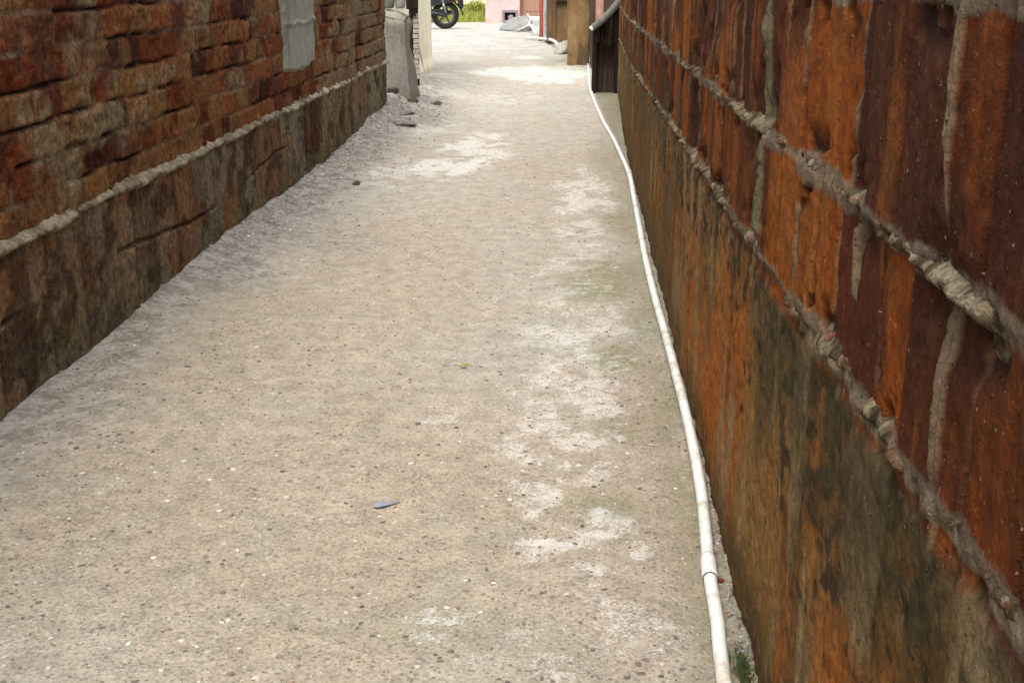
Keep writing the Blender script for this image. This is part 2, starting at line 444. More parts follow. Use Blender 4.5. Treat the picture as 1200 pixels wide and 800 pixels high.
# loose grit and chips pressed into the floor (one uncountable mass)
rng = np.random.default_rng(4)
ico = bmesh.new(); bmesh.ops.create_icosphere(ico, subdivisions=1, radius=1)
icv = np.array([v.co[:] for v in ico.verts]); icf = np.array([[v.index for v in f.verts] for f in ico.faces]); ico.free()
def chips(name, pts, sz, cols, m, flat=.35):
    V, Fc, C = [], [], []
    for i, ((x, y), s, c) in enumerate(zip(pts, sz, cols)):
        p = icv * (1 + rng.uniform(-.28, .28, (len(icv), 1)))
        a = rng.uniform(0, 6.28); ca, sa = math.cos(a), math.sin(a)
        p = p * np.array([1, rng.uniform(.5, .9), flat * rng.uniform(.7, 1.3)]) * s
        p = np.stack([p[:, 0] * ca - p[:, 1] * sa + x, p[:, 0] * sa + p[:, 1] * ca + y, p[:, 2]], -1)
        p[:, 2] += float(gz(x, y)) + s * flat * .22
        Fc.append(icf + i * len(icv)); V.append(p); C.append(np.tile(c, (len(icv), 1)))
    me = bpy.data.meshes.new(name)
    me.from_pydata(np.vstack(V).tolist(), [], np.vstack(Fc).tolist())
    at = me.color_attributes.new('Col', 'FLOAT_COLOR', 'POINT'); C = np.vstack(C)
    at.data.foreach_set('color', np.hstack([C, np.ones((len(C), 1))]).ravel())
    return tag(link(name, me, m, smooth=False), kind='stuff')
def cols(n, pal, pr):
    pal = np.array(pal); c = pal[rng.choice(len(pal), n, p=pr)]
    return c * rng.uniform(.75, 1.2, (n, 1))
pal = [(.13, .11, .09), (.22, .18, .14), (.50, .47, .41), (.38, .33, .27), (.30, .17, .11)]
n = 14000
yy = np.exp(rng.uniform(math.log(2.1), math.log(17), n)); xx = rng.uniform(-1.95, .36, n)
chips('gravel', np.stack([xx, yy], -1), .0022 + .0085 * rng.random(n) ** 3.4, cols(n, pal, [.26, .34, .13, .26, .01]), wall_mat('stone_chip', 0, 300, .4, .002, .2), .3)
n = 2600
yy = 13.4 - 9.4 * rng.random(n) ** 1.5; xx = LX + .02 + rng.gamma(1.3, .16, n)
sel = xx < -1.2
n2 = 900
y3 = np.exp(rng.uniform(math.log(2.0), math.log(12), n2)); x3 = rng.uniform(.365, .412, n2)
chips('rubble', np.concatenate([np.stack([xx[sel], yy[sel]], -1), np.stack([x3, y3], -1)]),
      np.concatenate([(.003 + .016 * rng.random(sel.sum()) ** 4) * (.35 + .65 * ss(5, 9, yy[sel])), .002 + .007 * rng.random(n2) ** 2]),
      np.concatenate([cols(sel.sum(), [(.20, .18, .15), (.27, .24, .20), (.50, .47, .41), (.36, .33, .28), (.27, .19, .13)], [.16, .28, .2, .3, .06]), cols(n2, pal, [.5, .25, .08, .12, .05])]),
      wall_mat('rubble_stone', 0, 200, .5, .004, .3), .55)

# ------------------------------------------------------------------ left brick wall
LY0, LY1, LH = -1.5, 12.85, 2.4
lys = np.concatenate([np.linspace(LY0, 3.4, 120)[:-1], np.arange(3.4, LY1 + .006, .0125)])
lzs = np.concatenate([np.arange(-.12, 1.5, .0105), np.linspace(1.5, LH, 50)[1:]])
Y, Z = np.meshgrid(lys, lzs, indexing='ij')
ZL = .575
CH, BL = .128, .27
zz = Z - ZL + .030 * (fbm(Y * 1.6, Z * 2, 61, 3) - .5) + .012 * (fbm(Y * 7, Z * 7, 66, 4) - .5)
k = np.floor(zz / CH)
yo = Y + .5 * BL * (k % 2) + .06 * _hash(k, k * 0, 5) + .02 * (fbm(Y * 5, Z * 6, 63, 3) - .5)
b = np.floor(yo / BL)
dz = np.minimum(zz / CH - k, 1 - (zz / CH - k)) * CH
dy = np.minimum(yo / BL - b, 1 - (yo / BL - b)) * BL
rag = .018 * (fbm(Y * 16, Z * 18, 67, 4) - .5)
d = np.minimum(dz, dy * 1.15 + .002) + rag
up = ss(ZL - .01, ZL + .015, Z + .02 * (fbm(Y * 9, Z * 9, 68) - .5))
joint = ss(.011, .002, d) * up * ss(.26, .44, fbm(Y * 5, Z * 6, 69, 3))
hb = _hash(b, k, 71); hc = _hash(b, k, 72); hd = _hash(b, k, 73)
rough_ = fbm(Y * 26, Z * 30, 74, 4) - .5
open_ = ss(.42, .6, fbm(Y * 2.4, Z * 7, 75, 3))                    # where the joint is raked out deep
H = up * (.010 * (hb - .5) + .012 * rough_) - joint * (.010 + .022 * open_)
chip = ss(.60, .72, fbm(Y * 6, Z * 8, 76, 4)) * up
H = H - .012 * chip
C = np.ones(Y.shape + (3,)) * np.array([.17, .056, .020])
C = mix(C, (.115, .030, .010), ss(.38, .50, hc)); C = mix(C, (.045, .014, .008), ss(.80, .86, hc) * ss(13, 10, Y))
C = mix(C, (.16, .075, .028), ss(.66, .8, hd)); C = mix(C, (.075, .03, .018), .8 * ss(.5, .68, fbm(Y * 5, Z * 4, 77, 4)))
C = mix(C, (.19, .095, .03), .55 * ss(.54, .66, fbm(Y * 7 + 3, Z * 6, 78, 4)))
smear = ss(.43, .60, fbm(Y * 3.2, Z * 3.4, 79, 4) + .12 * ss(10.2, 12, Y) - .15 * ss(9.6, 8.6, Y)) * up   # cement slopped over the bricks
C = mix(C, (.18, .135, .075), .8 * smear); H = H + .010 * smear
C = mix(C, (.04, .024, .016), .85 * joint * open_)
C = mix(C, (.20, .155, .105), .6 * joint * (1 - open_))
# below the ledge: one tall course of ribbed brick, set a little proud
lo = 1 - up
pj = np.array([3.05, 3.95, 4.4, 5.3, 5.62, 6.4, 7.35, 8.33, 8.62, 8.9, 9.3, 10.2, 11.1, 11.55, 12.3])
Yw = Y + .02 * (fbm(Y * 3, Z * 5, 82) - .5)
seg = np.searchsorted(pj, Yw)
sh = _hash(seg, seg * 0, 84)
pd = np.min(np.abs(Yw[..., None] - pj), -1)
strk = fbm(Y * 9, Z * .8, 85, 4)
Cl = np.ones(C.shape) * np.array([.17, .085, .038])
Cl = mix(Cl, (.155, .105, .052), ss(.55, .8, sh)); Cl = mix(Cl, (.075, .030, .017), ss(.35, .15, sh))
Cl = mix(Cl, (.06, .032, .018), .8 * ss(.5, .66, strk)); Cl = mix(Cl, (.17, .13, .075), .7 * ss(.56, .7, fbm(Y * 11 + 5, Z * 1.2, 86, 4)))
gro = ss(.020, .006, pd + .02 * (fbm(Y * 16, Z * 12, 87, 4) - .5)) * ss(.22, .40, fbm(Y * 3, Z * 5, 94, 3))
pale = ss(.06, .03, np.abs(Yw - 8.47)) * ss(.33, .45, fbm(Y * 15, Z * 12, 88)) 
Cl = mix(Cl, (.20, .175, .115), .9 * pale); Cl = mix(Cl, (.19, .165, .10), .8 * ss(11.35, 11.75, Y) * ss(12.75, 12.3, Y))
ribs = ss(.35, .8, .5 + .5 * np.sin(Yw * 2 * math.pi / .11)) * ss(8.4, 8.7, Y) * ss(10.3, 10, Y)
Cl = mix(Cl, (.035, .018, .012), .8 * gro)
Cl = mix(Cl, (.04, .02, .013), .45 * (1 - ribs) * ss(8.5, 8.7, Y) * ss(9.5, 9.2, Y))
hj = ss(.012, .003, np.abs(Z - .30 - .05 * np.sin(Y * 1.7) + .03 * (fbm(Y * 4, Z * 0, 89) - .5)) + rag * .6) * ss(8.4, 8.2, Y) * ss(.42, .52, fbm(Y * 1.6, Z * 0, 95, 3))
Cl = mix(Cl, (.035, .02, .014), .85 * hj)
Cl = mix(Cl, (.17, .145, .10), .7 * ss(.50, .62, fbm(Y * 3, Z * 3.5, 91, 5)) * (.45 + .55 * ss(5.5, 7, Y) * ss(9.6, 8.6, Y))); Cl = mix(Cl, (.05, .03, .018), .8 * ss(.58, .66, fbm(Y * 7, Z * 7, 92, 5)))
Hl = .018 * (fbm(Y * 4, Z * 4, 93, 4) - .5) + .012 + .020 * (sh - .5) + .012 * rough_ - .028 * gro - .02 * hj + .008 * ribs + .010 * (strk - .5)
Cl = mix(Cl, (.10, .10, .055), .55 * ss(.22, .02, Z - gz(LX + .05, Y)) * ss(.4, .6, fbm(Y * 8, Z * 8, 90)))
C = C * up[..., None] + Cl * lo[..., None]
H = H * up + Hl * lo
P = np.stack([LX + H, Y, Z], -1)
LW = field('brick_wall', P, C, M_LWALL, back=(-.24, 0, 0), loc=(LX, (LY0 + LY1) / 2, 0))
tag(LW, 'long wall of uneven dark red bricks with a grey cement patch, left side of alley', 'wall')

def relief(name, y0, y1, z0, z1, hf, cf, m, parent, x0, sgn, step=.008):
    """a crust of material standing on a wall: hf(Y, Z) is its height, below zero it sinks in the wall"""
    ys_ = np.arange(y0, y1 + step * .5, step); zs_ = np.arange(z0, z1 + step * .5, step)
    Y_, Z_ = np.meshgrid(ys_, zs_, indexing='ij')
    h = hf(Y_, Z_); xb = x0(Y_) if callable(x0) else x0
    P_ = np.stack([xb + sgn * h, Y_, Z_], -1)
    o = field(name, P_, cf(Y_, Z_), m, back=(-sgn * .045, 0, 0), loc=parent.location if parent else (0, 0, 0))
    if parent: o.parent = parent; o.location = (0, 0, 0)
    return o

def ph(Y_, Z_):
    e = np.minimum(np.minimum(Y_ - 8.33, 9.27 - Y_), (Z_ - .795) + .03)
    r = .5 * (Y_ - 8.33 - .46); e = np.minimum(e, (Z_ - .80 - .10 * r * r * 4))
    e = e + .05 * (fbm(Y_ * 9, Z_ * 9, 101, 4) - .5)
    seam = np.exp(-((Z_ - 1.135 - .03 * (fbm(Y_ * 6, Z_ * 0, 103) - .5)) / .012) ** 2)
    return -.03 + .062 * ss(-.01, .03, e) + .012 * (fbm(Y_ * 14, Z_ * 14, 102, 4) - .5) + .012 * seam * ss(0, .03, e) + .008 * ss(1.13, 1.15, Z_)
def pc(Y_, Z_):
    c = np.ones(Y_.shape + (3,)) * np.array([.235, .225, .175])
    c = mix(c, (.27, .262, .22), ss(1.14, 1.1, Z_)); c = mix(c, (.16, .15, .11), .7 * ss(.5, .68, fbm(Y_ * 5, Z_ * 3, 104)))
    seam = np.exp(-((Z_ - 1.145 - .03 * (fbm(Y_ * 6, Z_ * 0, 103) - .5)) / .010) ** 2) * ss(.4, .6, fbm(Y_ * 12, Z_ * 2, 105))
    return mix(c, (.45, .43, .36), .8 * seam)
relief('cement_patch', 8.22, 9.38, .70, 1.62, ph, pc, M_CEMENT, LW, LX, 1, .0125)
def lh(Y_, Z_):
    zc = .578 + .030 * (fbm(Y_ * 3, Y_ * 0, 111, 3) - .5)
    wd = .012 + .034 * fbm(Y_ * 6, Y_ * 0, 112, 4)
    return -.03 + .066 * np.exp(-((Z_ - zc) / wd) ** 2) * (.35 + 1.2 * fbm(Y_ * 17, Z_ * 20, 113, 5)) * (.82 + .18 * ss(.36, .5, fbm(Y_ * 3, Y_ * 0 + 7, 117, 3))) + .014 * (fbm(Y_ * 40, Z_ * 40, 114, 3) - .5)
def lc(Y_, Z_):
    c = np.ones(Y_.shape + (3,)) * np.array([.23, .195, .13])
    c = mix(c, (.14, .11, .07), .9 * ss(.5, .62, fbm(Y_ * 9, Z_ * 9, 115, 4)))
    return mix(c, (.42, .38, .29), .8 * ss(.5, .62, fbm(Y_ * 6, Z_ * 12, 116, 4)) * ss(7.5, 9, Y_))
relief('mortar_ledge', LY0, LY1 + .02, .505, .66, lh, lc, M_MORTAR, LW, LX, 1, .011)

# ------------------------------------------------------------------ right ribbed block wall
RY0, RY1, RH = -1.5, 15.45, 2.1
rys = np.concatenate([np.linspace(RY0, .85, 60)[:-1], .85 * np.exp(np.linspace(0, math.log(RY1 / .85), 1150))])
rzs = np.concatenate([np.arange(-.12, 1.52, .0062), np.linspace(1.52, RH, 60)[1:]])
Y, Z = np.meshgrid(rys, rzs, indexing='ij')
def zu(Y_): return 1.178 - .0088 * Y_
def zl(Y_): return .930 - .0172 * Y_
jn = [2.81, 3.41, 3.9, 4.35, 4.77, 5.22, 5.66, 6.02, 6.35]
while jn[-1] < RY1: jn.append(jn[-1] + .43 + .06 * math.sin(len(jn) * 2.3))
q = 2.81
while q > RY0: q -= .47; jn.insert(0, q)
jn = np.array(jn)
row = np.where(Z > 1.475, 3, np.where(Z > zu(Y), 2, np.where(Z > zl(Y), 1, 0)))
Yw = Y + .008 * (fbm(Y * 1.5, Z * 1.3, 201, 2) - .5) + .008 * (fbm(Y * 12, Z * 14, 202, 3) - .5)
Yj = Yw + np.where(row == 1, .05, 0)
si = np.searchsorted(jn, Yj)
jd = np.min(np.abs(Yj[..., None] - jn), -1)
# ribs: 3-4 strips to each block, widths uneven
lo_, hi_ = jn[np.clip(si - 1, 0, len(jn) - 1)], jn[np.clip(si, 0, len(jn) - 1)]
fr = np.clip((Yj - lo_) / np.maximum(hi_ - lo_, .05), 0, .9999)
nr = 1.9 + 1.3 * _hash(si, row, 210)
rib = np.floor(fr * nr)
rf = fr * nr - rib
rd = np.minimum(rf, 1 - rf) * .2
rid = si * 5 + rib
h1 = _hash(rid, row, 211); h2 = _hash(rid, row, 212); h3 = _hash(si, row, 213)
groove = ss(.012, .003, rd + .004 * (fbm(Y * 30, Z * 8, 214) - .5))
jt = ss(.016, .006, jd + .006 * (fbm(Y * 25, Z * 14, 215) - .5))
wide = ss(.062, .040, np.abs(Yj - 2.80) + .02 * (fbm(Y * 9, Z * 5, 216) - .5))
st = fbm(Y * 6, Z * .9, 217, 5); st2 = fbm(Y * 9 + 3, Z * 1.6, 218, 5)
blot = fbm(Y * 2.2, Z * 3.5, 219, 6)
C = np.ones(Y.shape + (3,)) * np.array([.25, .062, .009])
C = mix(C, (.105, .028, .011), ss(.42, .62, h1 * .55 + h3 * .45))
C = mix(C, (.27, .088, .015), .7 * ss(.55, .85, h2))
C = mix(C, (.045, .018, .011), .75 * ss(.62, .68, h3) * ss(.2, .5, h1) * (row == 2))
for y0, y1, c in [(3.42, 3.88, (.33, .10, .02)), (3.04, 3.40, (.052, .020, .012)), (3.92, 4.30, (.12, .03, .014)), (4.38, 4.75, (.28, .075, .018)), (2.3, 2.74, (.22, .05, .012))]:
    C = mix(C, c, .85 * ss(y0, y0 + .02, Yj) * ss(y1, y1 - .02, Yj) * (row == 2))
C = mix(C, (.075, .023, .009), .8 * ss(.48, .66, st)); C = mix(C, (.31, .105, .02), .5 * ss(.56, .70, st2))
C = mix(C, (.045, .018, .009), .75 * ss(.54, .70, blot))
mo = np.minimum(np.abs(Z - zu(Y) - .012 * (fbm(Y * 7, Z * 0, 261, 3) - .5)), np.minimum(np.abs(Z - zl(Y)), np.abs(Z - 1.475)))
mb = ss(.022, .016, mo + .028 * (fbm(Y * 13, Z * 16, 262, 4) - .5) + .03 * (fbm(Y * 5, Z * 0, 266, 3) - .5))
spall = ss(.60, .66, fbm(Y * 9, Z * 9, 263, 5)) * ss(.10, .03, mo + .05 * (fbm(Y * 6, Z * 6, 264) - .5))
gp_ = ss(.35, .6, vn(rid * 3.7, row * 5.1 + Z * 2.2, 221))         # some grooves are dark, some are filled pale
C = mix(C, (.03, .014, .010), .85 * groove * (1 - gp_)); C = mix(C, (.20, .115, .05), .75 * groove * gp_)
jp = ss(.35, .55, fbm(Y * 6, Z * 5, 222))
C = mix(C, (.225, .16, .085), .85 * jt * jp); C = mix(C, (.03, .016, .011), .85 * jt * (1 - jp))
C = mix(C, (.17, .135, .08), .85 * mb); C = mix(C, (.03, .018, .011), .85 * spall * (1 - mb))
wv = wide * ss(zl(2.8) + .02, zl(2.8) + .07, Z)
C = mix(C, (.185, .152, .075), .92 * wv); C = mix(C, (.04, .022, .013), .8 * ss(.02, .0, np.abs(np.abs(Yj - 2.80) - .064)) * ss(.5, .6, fbm(Y * 30, Z * 22, 223)) * (Z > .9))
# weathered base: rain streaks, algae, rust-brown runs
Cb = np.ones(C.shape) * np.array([.21, .084, .021])
sA, sB, sC = fbm(Y * 2.6, Z * .7, 231, 5), fbm(Y * 3.4 + 7, Z * .9, 232, 5), fbm(Y * 7 + 2, Z * 1.2, 233, 5)
Cb = mix(Cb, (.175, .105, .038), ss(.42, .6, sA))
Cb = mix(Cb, (.24, .080, .016), .9 * ss(.46, .64, sB) * ss(.80, .45, Z))
t_ = (Z / zl(Y))
Cb = mix(Cb, (.075, .056, .024), .8 * ss(.40, .62, fbm(Y * 3.2 + 1, Z * 1.2, 234, 6) + .40 * (t_ - .84)))
cr = fbm(Y * 20, Z * 26, 251, 5) + .6 * (t_ - .90) + .30 * (fbm(Y * 4, Z * 1.2, 252, 4) - .5)
Cb = mix(Cb, (.028, .025, .015), .9 * ss(.44, .56, cr)); Cb = mix(Cb, (.22, .19, .125), .7 * ss(.60, .70, fbm(Y * 34 + 5, Z * 34, 253, 4) + .8 * (t_ - .97)))
Cb = mix(Cb, (.19, .155, .09), .7 * ss(.60, .70, sC + .05 * t_))
Cb = mix(Cb, (.032, .024, .013), .55 * ss(.54, .72, fbm(Y * 6 + 9, Z * 2.2, 235, 6) + .10 * (t_ - .6)))
Cb = mix(Cb, (.045, .038, .020), .75 * ss(3.0, 2.5, Y + .4 * (sA - .5)) * ss(.42, .74, Z + .40 * (sB - .5)) * ss(.1, .5, fbm(Y * 7, Z * 4, 236, 5)))
Cb = mix(Cb, (.060, .042, .018), .85 * ss(.22, .05, Z + .16 * (sB - .5)))
Cb = mix(Cb, (.20, .10, .035), .5 * ss(.55, .65, fbm(Y * 12, Z * 9, 237, 4)) * ss(2, 5, Y))
bz = ss(zl(Y) - .01, zl(Y) - .05, Z + .04 * (fbm(Y * 10, Z * 6, 238) - .5))
C = C * (1 - bz[..., None]) + Cb * bz[..., None]
# olive weathering climbs onto the far, lower blocks
ol = ss(.48, .62, fbm(Y * 6 + 3, Z * 2.4, 239, 4) + .35 * (zl(Y) + .12 - Z)) * ss(4.2, 6, Y) * ss(zu(Y), zl(Y) + .05, Z)
C = mix(C, (.075, .06, .030), .75 * ol)
rough_ = fbm(Y * 34, Z * 26, 241, 4) - .5
H = .014 * (h2 - .5) + .008 * (h3 - .5) - .013 * groove * (1 - .6 * gp_) - .012 * jt * (1 - jp) + .006 * jt * jp + .008 * wv + .008 * rough_ + .010 * (st - .5)
H = H - .012 * ss(.62, .74, blot) - .016 * spall * (1 - mb) + .006 * mb * (fbm(Y * 40, Z * 40, 265, 3) - .3)
hb_ = .010 * (sA - .5) + .016 * (fbm(Y * 9, Z * 5, 242, 4) - .5) + .010 * rough_ + .008 * (sC - .5)
H = H * (1 - bz) + (hb_ + .004) * bz
C = C * (np.array([.75, .77, .88]) * (1 - bz[..., None]) + np.array([1.08, .98, .88]) * bz[..., None])
P = np.stack([rx(Y) - H, Y, Z], -1)
RW = field('block_wall', P, C, M_RWALL, back=(.22, 0, 0), loc=(RX, (RY0 + RY1) / 2, 0))
tag(RW, 'tall rust-orange ribbed block wall with mossy stained base, right side of alley', 'wall')

def bead(zf, wd, amp, dark, seed):
    def h(Y_, Z_):
        zc = zf(Y_) + .026 * (fbm(Y_ * 6, Y_ * 0, seed, 4) - .5)
        w_ = wd * (.45 + 1.1 * fbm(Y_ * 11, Y_ * 0, seed + 1, 3))
        lump = .2 + 1.6 * fbm(Y_ * 34, Z_ * 40, seed + 2, 5) ** 1.4
        gap = ss(.34, .46, fbm(Y_ * 4.5, Y_ * 0 + 3, seed + 5, 3))
        return -.027 + (.024 + amp * lump * (.35 + .65 * gap)) * np.exp(-((Z_ - zc) / w_) ** 2) * (.75 + .25 * gap) + .016 * (fbm(Y_ * 50, Z_ * 50, seed + 3, 4) - .5)
    def c(Y_, Z_):
        q = np.ones(Y_.shape + (3,)) * np.array([.155, .122, .074])
        q = mix(q, (.055, .038, .020), .92 * ss(.48, .58, fbm(Y_ * 40, Z_ * 48, seed + 4, 5) + dark(Y_)))
        q = mix(q, (.25, .21, .145), .6 * ss(.52, .62, fbm(Y_ * 48 + 3, Z_ * 55, seed + 6, 4)))
        return mix(q, (.10, .045, .02), .5 * ss(.54, .64, fbm(Y_ * 14 + 8, Z_ * 20, seed + 7, 4)))
    return h, c
for (zf, wd, amp, dk, sd, (y0, y1)) in [(zu, .019, .015, lambda y: 0 * y, 301, (RY0, RY1 - .02)), (zl, .022, .017, lambda y: .16 * ss(3.0, 2.6, y), 321, (RY0, RY1 - .02))]:
    h, c = bead(zf, wd, amp, dk, sd)
    ys_ = np.concatenate([np.linspace(y0, .9, 120)[:-1], .9 * np.exp(np.linspace(0, math.log(y1 / .9), 1300))])
    ks = np.linspace(-.075, .075, 26)
    Y_, K_ = np.meshgrid(ys_, ks, indexing='ij'); Z_ = zf(Y_) + K_
    o = field('mortar_joint', np.stack([rx(Y_) - h(Y_, Z_), Y_, Z_], -1), c(Y_, Z_), M_MORTAR, back=(.05, 0, 0), loc=RW.location)
    o.parent = RW; o.location = (0, 0, 0)

# ------------------------------------------------------------------ white water pipe and its couplings
pp = [(.31, .9), (.325, 1.7), (.338, 2.4), (.35, 2.659), (.355, 2.875), (.365, 3.071), (.381, 3.412), (.388, 3.827), (.388, 4.246), (.384, 4.872), (.374, 5.692), (.372, 6.598), (.382, 8.117), (.385, 9.3), (.335, 10.991), (.244, 12.912), (.153, 15.946), (.148, 18), (.15, 20.15)]
PR = .0172
path = []
for v in spline([(x, y, 0) for x, y in pp], 10):
    path.append(Vector((v.x, v.y, max(float(gz(v.x - .01, v.y)), float(gz(v.x + .01, v.y))) + PR + .002)))
for _ in range(6):
    path = [path[0]] + [Vector((path[i].x, path[i].y, (path[i - 1].z + path[i].z + path[i + 1].z) / 3)) for i in range(1, len(path) - 1)] + [path[-1]]
bm = bmesh.new(); tube(bm, path, PR, 20)
WP = obj('water_pipe', bm, M_WHITEPIPE, smooth=True)
tag(WP, 'long thin white plastic pipe on the ground beside the orange block wall', 'pipe')
def along(y):
    i = min(range(1, len(path) - 1), key=lambda i: abs(path[i].y - y))
    a_, b_ = (path[i], path[i + 1]) if path[i].y <= y else (path[i - 1], path[i])
    p = a_.lerp(b_, (y - a_.y) / (b_.y - a_.y)); return p, (b_ - a_).normalized()
for y, L, rr in [(2.93, .115, .0205), (4.17, .02, .0185), (6.6, .03, .0185), (9.2, .05, .0195)]:
    p, dr = along(y)
    bm = bmesh.new()
    tube(bm, [p - dr * (L / 2), p - dr * (L / 2 - .003), p + dr * (L / 2 - .014), p + dr * L / 2], [rr - .001, rr, rr, PR + .0006], 20)
    cp = obj('coupling', bm, M_WHITEPIPE, WP, smooth=True)
    bm = bmesh.new(); tube(bm, [p - dr * (L / 2 + .004), p - dr * (L / 2 + .0005)], [PR + .0012, rr - .0012], 20)
    obj('joint_ring', bm, M_GASKET, cp)

# second pipe far up the alley, with the cement lump at its near end
fp = spline([(-.36, 23.4, .06), (-.42, 24.3, .10), (-.52, 25.3, .11), (-.72, 26.6, .07), (-.98, 27.3, .05), (-1.15, 27.5, .04)], 6)
bm = bmesh.new(); tube(bm, fp, .028, 12)
tag(obj('water_pipe', bm, M_WHITEPIPE, smooth=True), 'short bent white pipe running into a pale cement lump, far up the alley', 'pipe')
bm = bmesh.new(); tube(bm, spline([(-1.22, 30.8, .16), (-1.15, 30.3, .18), (-1.07, 29.8, .12), (-1.0, 29.3, .03)], 6), .035, 12)
tag(obj('water_pipe', bm, M_WHITEPIPE, smooth=True), 'white pipe stub curving down out of the broken grey slab', 'pipe')
bm = bmesh.new(); blob(bm, (-.32, 23.25, .05), (.14, .5, .12), 5, 3, .3); blob(bm, (-.24, 23.3, .10), (.09, .3, .13), 8, 3, .3)
tag(obj('cement_lump', bm, M_LUMP), 'pale crumbly cement lump against the foot of the ochre pillar', 'cement lump')

# ------------------------------------------------------------------ left: cement block, pots, gate post, cream house
def box_field(name, x0, x1, y0, y1, h, hf, cf, m, loc, n=40):
    """front (-y) and alley (+x) faces of a rough block as one wrapped sheet, closed behind and on top"""
    bm = bmesh.new(); bbox(bm, x0, x1, y0, y1, 0, h, .06)
    bmesh.ops.subdivide_edges(bm, edges=bm.edges[:], cuts=12, use_grid_fill=True)
    lay = bm.verts.layers.float_color.new('Col')
    bm.normal_update()
    for v in bm.verts:
        u_, w_ = v.co.x + v.co.y, v.co.z
        v.co += v.normal * float(hf(u_, w_))
        v[lay] = (*cf(v.co.x, v.co.y, v.co.z), 1)
    for v in bm.verts: v.co -= Vector(loc)
    return obj(name, bm, m, loc=loc, smooth=True)
g0 = float(gz(-2.05, 14.5))
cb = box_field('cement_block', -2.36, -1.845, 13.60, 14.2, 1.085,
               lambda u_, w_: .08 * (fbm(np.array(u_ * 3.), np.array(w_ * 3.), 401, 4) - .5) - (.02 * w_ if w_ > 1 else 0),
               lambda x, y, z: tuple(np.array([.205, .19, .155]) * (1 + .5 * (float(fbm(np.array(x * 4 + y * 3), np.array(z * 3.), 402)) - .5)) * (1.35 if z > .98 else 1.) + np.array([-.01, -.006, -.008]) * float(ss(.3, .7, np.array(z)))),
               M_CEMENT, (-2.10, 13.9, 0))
for v in cb.data.vertices:
    tz = max(0., (v.co.z - .8) / .3); v.co.z -= .10 * tz * min(1., ((v.co.x + .0) / .26) ** 2 + ((v.co.y) / .30) ** 4) * (.6 + .8 * float(fbm(np.array(v.co.x * 9), np.array(v.co.y * 9), 411)))
    kx_ = 1 + .10 * math.sin(v.co.z * 5.2 + 1); v.co.x *= kx_; v.co.y *= kx_
tag(cb, 'waist-high grey rendered cement block at the end of the brick wall', 'cement block')
for x, y, m, lab, nm in [(-2.055, 13.75, M_CAN1, 'greenish-grey pot standing nearest the brick wall on the cement block', 'pot'), (-1.935, 13.77, M_CAN2, 'pale grey pot standing on the outer edge of the cement block', 'pot')]:
    root = empty(nm, (x, y, 1.075)); tag(root, lab, 'pot', 'pots on the cement block')
    bm = bmesh.new(); rr = lathe(bm, [(.001, .0), (.042, .0), (.052, .02), (.058, .10), (.062, .19), (.056, .19), (.05, .1), (.001, .03)], seg=20)
    obj('pot_body', bm, m, root, smooth=True)
    bm = bmesh.new(); lathe(bm, [(.0605, .175), (.067, .18), (.067, .197), (.0605, .2), (.056, .192)], seg=20); obj('rim', bm, m, root, smooth=True)

gp = empty('gate_post', (-2.0, 15.3, 0)); tag(gp, 'dark timber gate post with a whitewashed board and dark bracket, beside the cement block', 'post')
def part(name, m, parent, boxes, bev=.006, jit=0):
    bm = bmesh.new()
    for bx_ in boxes: bbox(bm, *bx_, bev=bev, jit=jit)
    return obj(name, bm, m, parent)
part('post', M_DARKWOOD, gp, [(-.045, .0, -.05, .05, 0, 2.3)])
part('board', M_WHITEBOARD, gp, [(.002 + .004 * math.sin(i * 2.1), .068 + .006 * math.sin(i * 3.7), -.058 - .004 * math.cos(i * 1.3), -.03, .20 + i * .06, .252 + i * .06) for i in range(13)], .005)
part('batten', M_DARKWOOD, gp, [(.002, .060, -.028, .03, 0, 2.3)])
part('bracket', M_DARKWOOD, gp, [(-.07, .075, -.10, -.06, 1.02, 2.2), (-.035, .045, -.095, -.06, .94, 1.018)], .01)

HX, HY0, HY1 = -2.24, 15.4, 19.25
ys_ = np.arange(HY0, HY1 + .01, .03); zs_ = np.concatenate([np.arange(-.1, 1.7, .03), np.linspace(1.7, 3.0, 20)[1:]])
Y, Z = np.meshgrid(ys_, zs_, indexing='ij')
crk = 17.6 + .35 * (fbm(Y * 0, Z * 1.6, 501, 3) - .5) + .5 * ss(.55, .15, Z)
crack = ss(.10, .03, np.abs(Y - crk)); low = ss(.16, .02, Z + .12 * (fbm(Y * 4, Z * 4, 502) - .5))
C = np.ones(Y.shape + (3,)) * np.array([.84, .78, .60])
C = mix(C, (.74, .67, .48), .7 * ss(.45, .65, fbm(Y * 2, Z * 2, 503))); C = mix(C, (.26, .20, .11), .85 * crack); C = mix(C, (.45, .38, .25), .7 * low)
C = mix(C, (.34, .17, .07), ss(17.0, 16.7, Y) * ss(1.0, 1.15, Z))
H = .02 * (fbm(Y * 3, Z * 3, 504) - .5) - .02 * crack + .05 * ss(.25, 0., Z)
house = empty('house', (-4.2, 17.3, 0)); tag(house, 'cream plastered house with a cracked wall, left of the alley past the gate post', 'house')
w_ = field('wall', np.stack([HX + H, Y, Z], -1), C, M_CREAM, back=(-3.9, 0, 0), loc=(-4.2, 17.3, 0)); w_.parent = house; w_.location = (0, 0, 0)
bm = bmesh.new(); bbox(bm, -2.2, 2.05, -2.1, 2.15, 3.003, 3.1, .01); obj('roof', bm, M_TIN, house)

